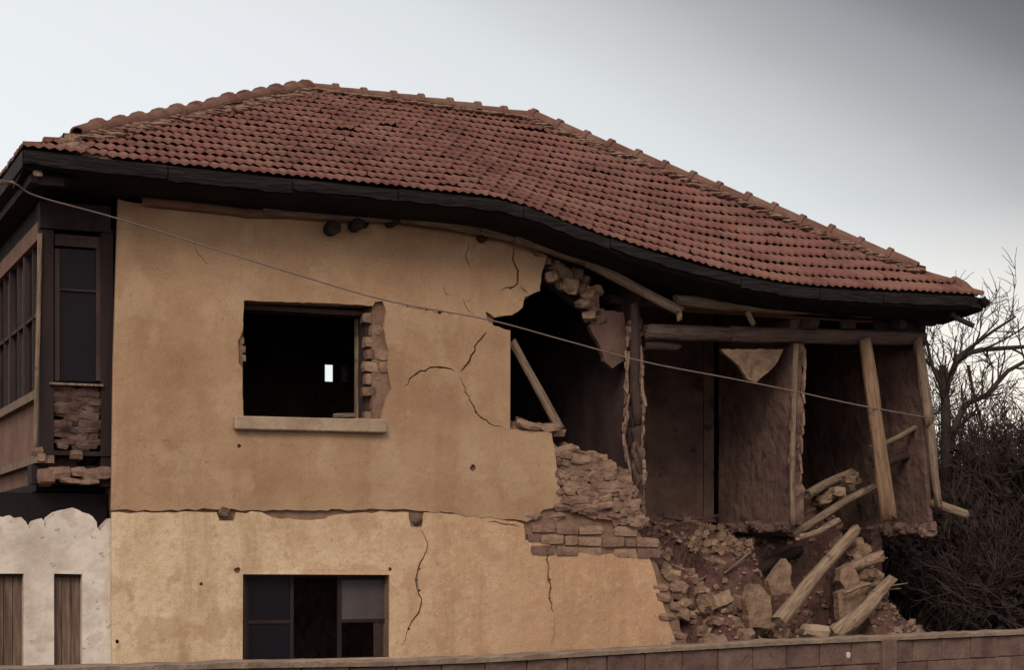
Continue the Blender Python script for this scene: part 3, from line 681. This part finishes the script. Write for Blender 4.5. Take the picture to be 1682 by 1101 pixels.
# mortar bedding along ridge and hips, then each capping tile
random.seed(31)
def hip3(a, b, t): return a.lerp(b, t)
R0 = Vector((RX0, RY, rz(RX0))); R1 = Vector((RX1, RY, rz(RX1)))
HA = Vector((XA, YA, ZA)); HB = Vector((XBc, YA, ZB)); HC = Vector((XA, YBK, ZA)); HD = Vector((XBc, YBK, 5.0))
def capline(a, b, n, knob_at_start=False, mb_=None, wdt=.13, skip=(), mwide=.17, t0=0.0):
    """capping tiles from a to b, collar of each on the b side"""
    d = (b - a); Ln = d.length; dn = d.normalized(); side = dn.cross(Vector((0, 0, 1))).normalized(); upv = side.cross(dn)
    for i in range(n):
        if i in skip: continue
        p = a + d * (t0 + (1 - t0) * i / n); q = a + d * (t0 + (1 - t0) * (i + 1.06) / n)
        jj = Vector((random.uniform(-.012, .012), random.uniform(-.012, .012), random.uniform(-.012, .012)))
        m = MB(); K = 8; vs = []
        prof = ((0, .066, .0), (.55, .074, .004), (.86, .08, .006), (.87, .098, .010), (1.0, .098, .010))
        for t, r, dz in prof:
            c = p.lerp(q, t) + jj + upv * (.035 + dz)
            for k in range(K + 1):
                a_ = math.pi * (k / K) * 1.1 - .05 * math.pi; vs.append(c + side * (math.cos(a_) * r) + upv * (math.sin(a_) * r * .85))
        R_ = len(prof)
        fs = [(i_ * (K + 1) + k, i_ * (K + 1) + k + 1, (i_ + 1) * (K + 1) + k + 1, (i_ + 1) * (K + 1) + k) for i_ in range(R_ - 1) for k in range(K)]
        m.add(vs, fs, .5); o = m.build('ridge_tile', M['ridge'], rf)
        sf = o.modifiers.new('thick', 'SOLIDIFY'); sf.thickness = .014; sf.offset = -1
    m = MB(); k = int(Ln / .05)
    for i in range(k):
        t = (i + random.random()) / k
        if t < t0 * .9: continue
        for s_ in (-1, 1):
            c = a + d * t + side * s_ * random.uniform(.04, mwide) ; drop = abs((c - (a + d * t)).length)
            c = c + Vector((0, 0, -drop * .38 + .035))
            m.chunk(c, (random.uniform(.12, .26), random.uniform(.10, .2), .045), Matrix.Rotation(random.uniform(-.5, .5), 3, 'Z'), jit=.1, cut=.55)
    m.build('mortar_bedding', M['mortar'], rf)
capline(HA, R0, 13, t0=.16, mwide=.19); capline(R0, R1, 8, mwide=.17); capline(HB, R1, 14, t0=.14, mwide=.15); capline(HC, R0, 14); capline(HD, R1, 14)
# the thick mortar collar at the foot of the left hip, the loose cap at the foot of the right one
m = MB(); random.seed(5)
for i in range(26):
    px = random.uniform(105, 172); py = 236 + (px - 105) * .32 + random.uniform(-12, 9)
    m.chunk(P(px, py, -.52 + (262 - py) * .006), (random.uniform(.08, .17), .12, random.uniform(.05, .09)), rrot(.3), jit=.2, cut=.7)
m.build('mortar_bedding', M['mortar'], rf)
m = MB(); c0 = P(1563, 468, -.25); c1 = P(1598, 484, -.5)
m.tube([c0, c0.lerp(c1, .5), c1], [.10, .095, .05], 10, wob=.05); m.build('ridge_tile', M['ridge'], rf)

# ---- bay at the left corner
bay = MB(); YF = .10
def bb(m, px0, py0, px1, py1, ya, yb, jit=0.0):
    a = P(px0, py0, ya); b = P(px1, py1, ya); m.bx(min(a.x, b.x), max(a.x, b.x), ya, yb, min(a.z, b.z), max(a.z, b.z), jit)
bb(bay, 66, 330, 182, 382, YF - .02, YF + .2); bb(bay, 66, 376, 88, 745, YF, YF + .14); bb(bay, 166, 376, 186, 800, YF - .0, YF + .3); bb(bay, 72, 255, 190, 332, YF + .1, YF + .3)
bo = bay.build('bay', M['dark_wood'], house)
m = MB(); bb(m, 90, 384, 166, 408, YF + .02, YF + .08); bb(m, 90, 408, 98, 626, YF + .02, YF + .08); bb(m, 158, 408, 166, 626, YF + .02, YF + .08); bb(m, 98, 474, 158, 480, YF + .02, YF + .08); m.build('window_frame', M['frame_wood'], bo)
m = MB(); bb(m, 98, 408, 158, 628, YF + .05, YF + .06); m.build('pane', M['glass'], bo)
m = MB(); bb(m, 82, 628, 170, 635, YF - .04, YF + .1); m.build('window_sill', M['old_wood'], bo)
a = P(88, 740, YF); b = P(166, 636, YF)
random.seed(11); m = MB()
for i in range(75):
    m.chunk((random.uniform(a.x + .03, b.x - .03), YF + .07 + random.uniform(-.02, .02), random.uniform(a.z + .03, b.z - .02)), (random.uniform(.08, .26), .09, random.uniform(.05, .10)), Matrix.Rotation(random.gauss(0, .12), 3, 'Y'), jit=.14, cut=.85)
m.build('brick_infill', M['infill'], bo)
m = MB(); bb(m, 62, 740, 182, 750, YF - .02, YF + .3); bb(m, 70, 636, 180, 745, YF + .12, YF + .2); bb(m, 52, 764, 184, 797, YF + .06, YF + .3); m.build('floor_beam', M['dark_wood'], bo)
random.seed(14); m = MB()
for px, py, w_, h_ in ((76, 782, .15, .14), (98, 778, .2, .12), (128, 776, .16, .09), (150, 780, .2, .11), (170, 778, .14, .12), (125, 748, .12, .09), (62, 742, .09, .08), (66, 752, .08, .08), (115, 790, .2, .05), (145, 792, .2, .05)):
    m.chunk(P(px, py, YF), (w_, .15, h_), Matrix.Rotation(random.uniform(-.1, .1), 3, 'Y'), jit=.12, cut=.8)
m.build('corbel_stones', M['brick'], bo)
log('corner_post', P(66, 385, YF - .02), P(58, 745, YF - .02), .022, .02, M['old_wood'], bo, bend=.0)
# its left side, going back
def side(m, y0, y1, z0, z1, x0=X0, x1=X0 + .1, jit=0.0): m.bx(x0, x1, y0, y1, z0, z1, jit)
zt = P(64, 384, YF).z; zs = P(64, 643, YF).z; zf = P(60, 752, YF).z
m = MB(); side(m, YF + .1, YB, 2.42, zs - .05, X0 + .02); m.build('side_panel', M['red'], bo); m = MB(); side(m, YF + .1, YB, zt + .12, 5.0, X0 + .02); m.build('side_panel', M['dark_wood'], bo)
m = MB(); side(m, YF + .1, YB, zt - .03, zt + .13, X0 - .02); m.build('head_beam', M['red'], bo)
m = MB(); side(m, YF + .1, YB, zs - .06, zs + .02, X0 - .05); m.build('side_sill', M['old_wood'], bo)
m = MB(); side(m, YF - .05, YB, zf - .05, zf + .02, X0 - .06); m.build('bottom_beam', M['old_wood'], bo)
m = MB()
y = YF + .1
while y < YB - .8:
    side(m, y, y + .07, zs + .02, zt - .03, X0, X0 + .08); side(m, y + .48, y + .51, zs + .02, zt - .03, X0 + .01, X0 + .05); y += .95
side(m, YF + .1, YB, zs + .72, zs + .75, X0 + .01, X0 + .05); m.build('window_frame', M['frame_wood'], bo)
m = MB(); side(m, YF + .12, YB, zs, zt, X0 + .055, X0 + .065); m.build('pane', M['glass'], bo)
m = MB(); m.bx(X0 + .0, 0.0, YF + .32, YB, 2.38, 2.455); m.build('underside', M['void'], bo)
m = MB()
m.bx(XA + .08, XA + .14, YA + .1, 5.8, ZA - .25, ZA - .18)
m.bx(XA + .10, X0 + .1, YA + .12, YA + .2, ZA - .26, ZA - .18)
m.build('side_rafters', M['dark_wood'], rf)
m = MB(); p = P(62, 284, YA + .1); m.chunk(p, (.09, .09, .07)); m.build('insulator', M['stone'], rf)

# ================================================================== white lower wall on the left
white = empty('outbuilding_wall', (-2.0, .08, 0), 'whitewashed lower wall with scalloped top edge and two tall brown wooden shutters', 'wall')
WZ = xz(60, 850, .08)[1]
DOORS = [X([(-8, 943), (38, 943), (38, 1300), (-8, 1300)]), X([(88, 943), (134, 944), (134, 1300), (88, 1300)])]
def yX(pts, Y): return [xz(a, b, Y) for a, b in pts]
top = jag(yX([(182, 852), (172, 862), (164, 874), (158, 858), (145, 845), (128, 838), (110, 837), (92, 841), (80, 850), (73, 868), (68, 852), (56, 856), (48, 870), (42, 858), (34, 850), (15, 847), (-60, 846), (-300, 850)], .08), .02, .045, 17, False)
wo = [(-.002, .0)] + top + [(-3.6, 2.1), (-3.6, 0)]
d_ = [yX([(-8, 943), (38, 943), (38, 1216), (-8, 1216)], .08), yX([(88, 943), (134, 944), (134, 1216), (88, 1216)], .08)]
m = MB(); slab(m, wo, d_, .05, .30, grid=.2, disp=lambda x, z: .8 * bul(x, z)); wb = m.build('wall', M['plaster_white'], white)
for k, dd in enumerate(d_):
    m = MB(); xx0, xx1 = min(q[0] for q in dd), max(q[0] for q in dd); zt_ = max(q[1] for q in dd); zb_ = min(q[1] for q in dd)
    nb = 3
    for i in range(nb):
        w_ = (xx1 - xx0) / nb; m.bx(xx0 + i * w_ + .003, xx0 + (i + 1) * w_ - .003, .14 + random.uniform(0, .012), .18, zb_ + .002, zt_ - .03)
    sh = m.build('shutter', M['board'], white)
    m = MB(); m.bx(xx0, xx1, .12, .2, zt_ - .032, zt_ - .003); m.build('lintel', M['frame_wood'], white)
m = MB(); m.bx(-3.6, -.002, .31, .45, 0, 2.36, .0); m.build('added_shade_sheet', M['void'], white)  # near-black sheet added to fill the recess below the bay with shade

# ================================================================== rubble mound
def hm(x, y):
    f = lambda a, b, v: min(1, max(0, (v - a) / (b - a)))
    back = f(-.1, 1.9, y)
    left = 1 - f(8.1, 8.5, x); y_ = y - .62 * f(6.95, 7.25, x); back = .76 * f(-.1, .45, y_) + .24 * f(.5, 1.5, y)
    if x < 6.3: back *= .55 + .45 * f(.3, 1.5, y)                              # collapsed floor on the left
    h = .95 + back * 1.16 * left
    heap = 1.05 * math.exp(-((x - 8.05) / (.25 if x < 8.05 else .42)) ** 2 - ((y - .55) / .75) ** 2)
    edge = .35 * math.exp(-((x - 6.05) / .25) ** 2) * (1 - back)
    out_ = f(-1.3, -.3, y)
    h = (h + heap + edge) * (.3 + .7 * out_)
    h *= 1 - .75 * f(8.6, 9.5, x) * (1 - 0 * back)
    if x < 6.1: h *= 1 - f(.25, -.05, y) * 0 - (0 if y > .3 else .45 * f(0, .35, 6.1 - x))
    if 7.1 < x < 7.85 and y < .35: h *= .8
    h = min(h, 2.22)
    return h + .10 * noise.noise(Vector((x * 2.2, y * 2.2, 0))) + .05 * noise.noise(Vector((x * 6, y * 6, 1)))
m = MB(); gx = np.arange(5.08, 9.9, .09); gy = np.arange(-1.5, 2.6, .09)
gx = [x for x in gx]; n = len(gx)
vs = [(x, y, hm(x, y) + random.uniform(-.015, .015)) for y in gy for x in gx]
m.add(vs, [(j * n + i, j * n + i + 1, (j + 1) * n + i + 1, (j + 1) * n + i) for j in range(len(gy) - 1) for i in range(n - 1)], .5)
tag(m.build('rubble', M['earth']), 'dark earth and crumbled adobe spilling from the collapsed rooms', 'rubble', kind='stuff')
# fine crumbs on it: past counting
random.seed(77); m = MB()
for i in range(2200):
    x = random.uniform(6.0, 8.7); y = random.uniform(-1.0, 1.9); s = random.choice((.015, .02, .03, .05)) * random.uniform(.7, 1.3)
    m.box((x, y, hm(x, y) + s * .3), (s * 1.3, s, s * .8), rrot(.6), s * .2)
tag(m.build('debris', M['brick']), 'small crumbs and chips of adobe strewn over the rubble', 'debris', kind='stuff')
def lump(name, p, size, label, cat, group, rot=None, mt='rubble', jit=.22, cut=.82):
    m = MB(); m.chunk((0, 0, 0), size, rot or rrot(.5), jit=jit, cut=cut); m.v = [tuple(Vector(v) + Vector(p)) for v in m.v]
    o = m.build(name, M[mt], origin=p); return tag(o, label, cat, group)
random.seed(41)
def ground_lumps(n, pxr, Yr, sz, label, group, name='adobe_lump'):
    for i in range(n):
        px = random.uniform(*pxr); Y = random.uniform(*Yr); x = P(px, 1000, Y).x; s = random.uniform(*sz)
        lump(name, (x, Y, hm(x, Y) + s * .28), (s * random.uniform(1, 1.5), s, s * random.uniform(.6, .9)), label, 'adobe lump', group)
ground_lumps(16, (1128, 1185), (-.5, .05), (.10, .20), 'broken adobe lump at the foot of the torn wall edge', 'adobe lumps below the broken wall edge')
ground_lumps(22, (1150, 1290), (-.6, .1), (.09, .19), 'pale adobe lump lying in the rubble just behind the low wall', 'adobe lumps behind the low wall')
ground_lumps(14, (1270, 1390), (-.8, -.4), (.07, .14), 'small adobe lump in the strip between low wall and dark hollow', 'small lumps in front of the dark hollow')
ground_lumps(18, (1120, 1290), (.5, 1.6), (.05, .11), 'brown adobe lump on the sunken floor between the partitions', 'adobe lumps on the sunken floor')
ground_lumps(26, (1375, 1455), (-.35, .5), (.10, .21), 'adobe lump in the heap under the leaning posts', 'adobe lumps in the heap under the posts')
def pxlump(px, py, Y, size, label, group=None, cat='adobe lump', rot=None, name='adobe_lump', mt='rubble'):
    return lump(name, P(px, py, Y), size, label, cat, group, rot, mt)
for i in range(22):
    t = random.random(); px = 1325 + 75 * t + random.uniform(-5, 5); py = 838 - 62 * t + random.uniform(-8, 34) * (1 - .5 * t)
    pxlump(px, py, random.uniform(.5, 1.0), (random.uniform(.12, .24), .14, random.uniform(.07, .11)), 'adobe brick in the pile beside the thin partition post', 'adobe bricks beside the partition post', 'adobe brick', Matrix.Rotation(random.uniform(-.5, .1), 3, 'Y'), 'adobe_brick')
m = MB(); 
for i in range(6): m.chunk((7.62 + .08 * i, 1.1, 2.12 + .035 * i), (.25, .5, .2 + .04 * i), rrot(.05), jit=.1)
tag(m.build('rubble', M['earth']), 'earth packed under the brick pile on the upper floor edge', 'rubble', kind='stuff')
# the ragged foot of the wall
for i in range(26):
    t = random.random(); px = 1085 + 62 * t + random.uniform(-4, 14); py = 930 + 118 * t + random.uniform(-10, 10)
    pxlump(px, py, random.uniform(.02, .3), (random.uniform(.08, .19), .14, random.uniform(.07, .12)), 'loose adobe piece sliding down the torn edge of the front wall', 'loose pieces on the torn wall edge', rot=Matrix.Rotation(random.uniform(.2, .9), 3, 'Y'))
for i in range(16):
    t = i / 15; px = 845 + (1050 - 845) * t; py = np.interp(px, [845, 905, 930, 985, 1030, 1050], [697, 703, 735, 753, 785, 850]) + random.uniform(-3, 6)
    pxlump(px, py, random.uniform(.1, .3), (random.uniform(.1, .2), .16, random.uniform(.07, .12)), 'loose brick along the broken top of the front wall', 'loose bricks on the broken wall top', 'adobe brick', Matrix.Rotation(random.uniform(-.2, .5), 3, 'Y'), 'adobe_brick')
# big plaster slabs
def slabthing(pts, Y, t, label, mt='rubble', seed=1):
    m = MB(); pp = jag(yX(pts, Y), .01, .06, seed); slab(m, pp, [], Y, Y + t, grid=.1, disp=lambda x, z: .03 * noise.noise(Vector((x * 5, 0, z * 5))))
    c = Vector((sum(p[0] for p in pp) / len(pp), Y, min(p[1] for p in pp)))
    tag(m.build('plaster_slab', M[mt], origin=c), label, 'plaster slab')
slabthing([(1268, 978), (1262, 955), (1276, 935), (1290, 918), (1298, 930), (1300, 962), (1308, 976)], -.1, .09, 'pointed triangular plaster slab standing in the rubble', 'rubble', 1)
slabthing([(1232, 1032), (1226, 985), (1234, 962), (1248, 960), (1266, 980), (1268, 1020), (1264, 1034)], -.45, .12, 'upright rectangular block of wall with a small hole, left of the long pole', 'rubble', 2)
slabthing([(1380, 1020), (1376, 975), (1392, 968), (1424, 960), (1440, 968), (1428, 1000), (1400, 1030)], -.2, .10, 'flat adobe slab behind the forked pale pole', 'rubble', 3)
slabthing([(1382, 935), (1400, 925), (1412, 950), (1408, 968), (1392, 975), (1380, 955)], -.15, .12, 'rough slab hanging under the short thick pole', 'rubble', 4)
pxlump(1338, 1036, -.7, (.26, .14, .12), 'pale squared stone lying alone below the dark hollow', None, 'stone', Matrix.Rotation(.05, 3, 'Y'), 'stone_block', 'stone')
# fallen poles
def pole(p0, p1, Y0, Y1, r0, r1, label, mt='old_wood', name='fallen_pole', cat='pole', bend=.035, flat=None):
    o = log(name, P(*p0, Y0), P(*p1, Y1), r0, r1, M[mt], None, bend=bend, flat=flat); return tag(o, label, cat)
pole((1278, 1022), (1405, 868), -.55, .15, .085, .06, 'longest fallen pole sloping up from the rubble to the heap', 'pale_wood')
pole((1366, 1046), (1466, 952), -.6, -.25, .10, .055, 'thick pale pole leaning out of the front of the heap', 'pale_wood')
pole((1380, 938), (1450, 914), .1, -.2, .055, .065, 'short thick pole with a round sawn end above the others', 'pale_wood')
pole((1302, 878), (1436, 800), .2, .45, .045, .04, 'slim pole sloping up from the partition foot to the leaning post', 'old_wood')
pole((1312, 884), (1378, 856), .05, .2, .035, .035, 'short pole lying just below the slim sloping one', 'pale_wood')
pole((1385, 976), (1440, 962), -.3, -.3, .022, .02, 'thin stick lying across the adobe slab in the heap', 'old_wood', 'stick', 'stick')
pole((1430, 735), (1520, 694), .3, .2, .03, .028, 'thin pale batten slanting up to the right corner post', 'old_wood', 'batten', 'batten')
pole((1440, 768), (1518, 740), .4, .4, .05, .045, 'dusky pole lying behind the leaning orange post', 'frame_wood')
pole((1326, 812), (1398, 776), .45, .6, .05, .05, 'stubby pole lying on top of the brick pile', 'old_wood')
pole((1200, 900), (1290, 872), .9, 1.2, .04, .04, 'dark pole half buried on the sunken floor', 'board')
pole((1150, 985), (1262, 935), .3, .7, .05, .05, 'dark beam sunk in the debris behind the wall block', 'dark_wood')
pole((1160, 1045), (1195, 1012), -.4, -.2, .02, .02, 'little stick poking from lumps near the torn wall foot', 'pale_wood', 'stick', 'stick')
pole((1200, 968), (1330, 900), .5, .9, .06, .06, 'dark roof beam lying behind the pointed plaster slab', 'dark_wood')
pole((548, 683), (582, 682), .1, .1, .02, .02, 'small wooden offcut left on the upper window sill', 'old_wood', 'wood_offcut', 'offcut', 0, (.05, .035))
random.seed(3)
for i in range(12):
    px = random.uniform(1140, 1440); Y = random.uniform(-.6, .4); x = P(px, 1000, Y).x; z = hm(x, Y) + .05; ln = random.uniform(.2, .5); an = random.uniform(-.5, .9)
    o = log('splinter', (x, Y, z), (x + ln * math.cos(an), Y + random.uniform(-.2, .2), z + ln * abs(math.sin(an)) * .7), .014, .007, M['old_wood'], None, n=5, flat=(.03, .014)); tag(o, 'thin wood splinter sticking out of the rubble', 'splinter', 'wood splinters in the rubble')

# ================================================================== low boundary wall in front
bw = empty('boundary_wall', (1.0, -2.6, 0), 'low brownish block wall with a pale worn coping running across the foreground', 'wall')
wa = Vector((-5.5, -4.15)); wb_ = Vector((11.2, -.45)); wdir = (wb_ - wa).normalized(); wn = Vector((wdir.y, -wdir.x))
wlen = (wb_ - wa).length
tops = [(-200, 1099), (50, 1096), (390, 1088), (640, 1085), (800, 1079), (1110, 1061), (1300, 1051), (1450, 1045), (1682, 1035), (1760, 1031)]
def wallhit(px, py):
    v = FW + RT * ((px - W / 2) / F); v.z = (HORIZON - py) / F
    # ray against the vertical plane through wa, wdir
    num = (wa.x - CAM.x) * wn.x + (wa.y - CAM.y) * wn.y; t = num / (v.x * wn.x + v.y * wn.y); q = CAM + v * t
    return ((q.x - wa.x) * wdir.x + (q.y - wa.y) * wdir.y, q.z)
tp = [wallhit(*q) for q in tops]; tu = [q[0] for q in tp]; tz = [q[1] for q in tp]
wz = lambda u: float(np.interp(u, tu, tz))
def wp(u, off, z): return Vector((wa.x + wdir.x * u - wn.x * off, wa.y + wdir.y * u - wn.y * off, z))
random.seed(9); m = MB(); u = 0; bl = .44
rotw = Matrix.Rotation(math.atan2(wdir.y, wdir.x), 3, 'Z')
rows = 4
while u < wlen:
    zt_ = wz(u + bl / 2) - .055
    for r in range(5):
        hh = .225; zc = zt_ - hh * (r + .5)
        off = (bl / 2 if r % 2 else 0)
        m.box(wp(u + bl / 2 + off, .1, zc), (bl - .012, .2 + random.uniform(-.006, .006), hh - .008), rotw, .003)
    u += bl
blk = m.build('blocks', M['block'], bw, bevel=.006)
m = MB(); us = np.arange(0, wlen, .12); vs = []
for u in us:
    z = wz(u); j1 = random.uniform(-.012, .012); j2 = random.uniform(-.008, .01)
    vs += [wp(u, -.03 + j1, z - .05), wp(u, -.035 + j1, z - .012 + j2), wp(u, .0, z + j2), wp(u, .2, z + j2), wp(u, .235, z - .05)]
fs = [(5 * i + q, 5 * i + (q + 1) % 5, 5 * i + 5 + (q + 1) % 5, 5 * i + 5 + q) for i in range(len(us) - 1) for q in range(5)]
m.add(vs, fs, .5); m.build('coping', M['coping'], bw)
m = MB()
for r in range(1): m.box(wp(wlen / 2, .1, .0 + .4), (wlen, .15, .95), rotw)
m.build('mortar', M['adobe'], bw)
m = MB(); pu = wallhit(1457, 1070)[0]; m.box(wp(pu, .10, (wz(pu) - .03) / 2), (.2, .30, wz(pu) - .03), rotw); m.build('pier', M['block'], bw, bevel=.01)
m = MB(); q = wallhit(1393, 1077); m.chunk(wp(q[0], -.0, q[1]), (.06, .02, .06), rotw); m.build('paint_chip', M['plaster_white'], bw)
q = wallhit(682, 1092); m = MB(); m.box((0, 0, 0), (.11, .09, .16), rotw, .01); 

# ================================================================== overhead wire
m = MB(); wp_ = [(-40, 292, -.9), (20, 300, -.75), (60, 322, -.5), (190, 358, -.35), (330, 402, -.3), (500, 455, -.27), (640, 495, -.25), (800, 525, -.25), (930, 560, -.25), (1060, 595, -.25), (1200, 622, -.25), (1300, 642, -.25), (1400, 664, -.2), (1520, 686, -.06)]
pts = [P(a, b, c) for a, b, c in wp_]
dense = []
for i in range(len(pts) - 1):
    p0, p1, p2_, p3_ = pts[max(i - 1, 0)], pts[i], pts[i + 1], pts[min(i + 2, len(pts) - 1)]
    for t in np.linspace(0, 1, 8, endpoint=False):
        dense.append(.5 * ((2 * p1) + (-p0 + p2_) * t + (2 * p0 - 5 * p1 + 4 * p2_ - p3_) * t * t + (-p0 + 3 * p1 - 3 * p2_ + p3_) * t ** 3))
dense.append(pts[-1])
m.tube(dense, [.0075] * len(dense), 6)
tag(m.build('overhead_wire', M['wire'], smooth=True, origin=pts[-1]), 'long sagging wire strung across the house front from left eave to right corner post', 'wire')
m = MB(); m.tube([P(-60, 300, -.9), P(22, 300, -.72)], [.016, .016], 8)
tag(m.build('insulator_arm', M['old_wood'], origin=P(-60, 300, -.9)), 'short pale arm at the left picture edge where the wire meets the eave', 'wire arm')

# ================================================================== bare trees and brush
def grow(mt_, mtw, p, d, ln, r, depth, rnd, spread=.55, gravity=.02, lv=0):
    n = 4; pts = [p]; rad = [r]; q = Vector(p); dd = Vector(d).normalized()
    for i in range(n):
        dd = (dd + Vector((rnd.gauss(0, .16), rnd.gauss(0, .16), rnd.gauss(0, .12) + gravity))).normalized()
        q = q + dd * (ln / n); pts.append(q); rad.append(r * (1 - .45 * (i + 1) / n))
    (mt_ if lv < 2 else mtw).tube(pts, rad, 6 if lv < 2 else (4 if r > .008 else 3), cap=False, a=rnd.random())
    if depth <= 0: return
    k = rnd.choice((2, 3, 3, 4)) if lv else 4
    for j in range(k):
        t = rnd.uniform(.35, 1.0); ii = min(n, max(1, int(round(t * n)))); base = pts[ii]
        ax = Vector((rnd.gauss(0, 1), rnd.gauss(0, 1), rnd.gauss(0, 1))).normalized()
        nd = (dd + ax * spread * rnd.uniform(.7, 1.5)).normalized()
        grow(mt_, mtw, base, nd, ln * rnd.uniform(.55, .82), max(.0055, rad[ii] * rnd.uniform(.5, .72)), depth - 1, rnd, spread, gravity, lv + 1)
def tree(loc, hgt, r, seed, label, group=None, depth=6, lean=(0, 0), name='bare_tree', cat='tree', stems=1, spread=.55, grav=.03, extra=None):
    rnd = random.Random(seed); root = empty(name, loc, label, cat, group); a, b = MB(), MB(); loc = Vector(loc)
    for s_ in range(stems):
        d = Vector((lean[0] + (rnd.uniform(-.5, .5) if stems > 1 else 0), lean[1] + (rnd.uniform(-.5, .5) if stems > 1 else 0), 1))
        grow(a, b, loc + Vector((rnd.uniform(-.1, .1), rnd.uniform(-.1, .1), 0)) * (stems > 1), d, hgt * .42, r * rnd.uniform(.8, 1.1), depth, rnd, spread, grav)
    for ps, rr in (extra or []):
        a.tube(ps, [rr * (1 - .6 * i / len(ps)) for i in range(len(ps))], 6, cap=False)
        for i in range(1, len(ps)):
            for _ in range(3):
                dv = (ps[i] - ps[i - 1]).normalized(); ax = Vector((rnd.gauss(0, 1), rnd.gauss(0, 1), rnd.gauss(.3, 1))).normalized()
                grow(a, b, ps[i].lerp(ps[i - 1], rnd.random()), dv + ax * .8, .55 * rnd.uniform(.6, 1.2), rr * .35, 2, rnd, .6, .03, 2)
    a.build('trunk', M['bark'], root, smooth=True); b.build('crown', M['twig'], root)
    return root
def gp(px, Y): p = P(px, 930, Y); return (p.x, Y, 0)
Yt = 2.6
ex1 = [([P(1553, 900, Yt), P(1555, 760, Yt), P(1553, 660, Yt), P(1548, 600, Yt)], .085), ([P(1552, 640, Yt), P(1575, 585, Yt), P(1610, 575, Yt), P(1682, 570, Yt), P(1720, 566, Yt)], .045),
       ([P(1560, 720, Yt), P(1585, 665, Yt), P(1620, 650, Yt), P(1655, 610, Yt), P(1700, 585, Yt)], .045), ([P(1553, 650, Yt), P(1530, 600, Yt), P(1522, 560, Yt)], .03),
       ([P(1575, 585, Yt), P(1630, 545, Yt), P(1668, 520, Yt)], .025), ([P(1590, 600, Yt), P(1602, 660, Yt), P(1625, 740, Yt)], .022)]
tree(gp(1553, Yt), 4.0, .08, 4, 'bare tree with a thick dark trunk close beside the right corner of the house', None, 5, (0, 0), extra=ex1, spread=.7)
tree(gp(1625, 4.5), 4.2, .08, 8, 'bare tree with fine upright twigs in the middle of the brush', None, 6, (.02, 0), spread=.6)
tree(gp(1690, 3.6), 4.1, .09, 15, 'bare tree with wide low branches at the right picture edge', None, 6, (-.15, 0), spread=.7)
tree(gp(1590, 8.0), 4.6, .08, 22, 'farthest bare tree, its pale twig haze behind the thick trunk', None, 6, (0, 0), spread=.6)
tree(gp(1655, 2.2), 4.0, .06, 51, 'slender bare tree just left of the low branched one at the picture edge', None, 6, (.05, 0), spread=.6)
tree(gp(1530, 5.0), 4.3, .06, 52, 'slender bare tree half hidden behind the right end of the house', None, 6, (.05, 0), spread=.6)
tree(gp(1600, 3.2), 4.7, .05, 53, 'thin bare sapling between the thick trunk and the brush', None, 6, (0, 0), spread=.65)
tree(gp(1565, 3.8), 4.3, .04, 61, 'many stemmed bare bush crowding behind the thick trunk', None, 5, (0, 0), stems=5, spread=.6, name='bare_bush', cat='bush')
tree(gp(1640, 3.0), 4.6, .04, 62, 'many stemmed bare bush between the middle tree and the picture edge', None, 5, (0, 0), stems=5, spread=.6, name='bare_bush', cat='bush')
shrubs = [(1500, 1.6, 2.4, 31), (1535, 2.2, 2.8, 32), (1575, 1.4, 3.0, 33), (1610, 2.6, 3.7, 34), (1650, 1.8, 3.9, 35), (1690, 2.4, 4.2, 36), (1720, 1.4, 3.7, 37), (1560, 5.0, 3.8, 38), (1640, 5.5, 4.5, 39), (1700, 5.2, 4.7, 40), (1600, 6.5, 4.3, 41)]
def shrub(px, Y, h, seed):
    loc = Vector(gp(px, Y)); rnd = random.Random(seed)
    root = empty('bare_shrub', loc, 'dark bare shrub in the thicket right of the house', 'shrub', 'bare shrubs in the thicket')
    a, b = MB(), MB()
    for s_ in range(10):
        grow(a, b, loc + Vector((rnd.uniform(-.25, .25), rnd.uniform(-.25, .25), 0)), Vector((rnd.uniform(-.45, .45), rnd.uniform(-.45, .45), 1)), h * .42, .028, 4, rnd, .55, .03)
    a.build('stem', M['bark'], root, smooth=True); b.build('branches', M['twig'], root)
    c = MB()
    for i in range(3600):
        t = rnd.random() ** 1.0; z = .05 + t * h * .80; R = .85 * (1 - .45 * t) * h / 2.8
        an = rnd.uniform(0, 6.28); rr = R * math.sqrt(rnd.random())
        q = loc + Vector((math.cos(an) * rr, math.sin(an) * rr, z + .25 * noise.noise(Vector((an, seed, 0)))))
        if noise.noise(q * 2.2) < -.12 + .25 * (t - .4): continue
        s_ = rnd.uniform(.03, .075); R3 = Matrix.Rotation(rnd.uniform(0, 6), 3, 'X') @ Matrix.Rotation(rnd.uniform(0, 6), 3, 'Z')
        vs = [q + R3 @ Vector(v) * s_ for v in ((-1, -.4, 0), (.2, -.6, .1), (1, .1, 0), (.1, .6, .15))]; c.add(vs, [(0, 1, 2, 3)], rnd.random())
    c.build('foliage', M['leaf'], root)
for s in shrubs: shrub(*s)
# dense dark growth further back, one mass
rnd = random.Random(99); m = MB()
for i in range(16000):
    x = rnd.uniform(8.2, 30); y = rnd.uniform(9, 16); h = 3.2 + .6 * noise.noise(Vector((x * .6, y * .3, 0))) ; z = rnd.uniform(0, 1) * h
    s_ = rnd.uniform(.06, .16); R3 = Matrix.Rotation(rnd.uniform(0, 6), 3, 'X') @ Matrix.Rotation(rnd.uniform(0, 6), 3, 'Z')
    m.add([Vector((x, y, z)) + R3 @ Vector(v) * s_ for v in ((-1, -.4, 0), (.2, -.6, .1), (1, .1, 0), (.1, .6, .15))], [(0, 1, 2, 3)], rnd.random())
tag(m.build('undergrowth', M['leaf']), 'dark tangled undergrowth far behind the shrubs', 'undergrowth', kind='stuff')
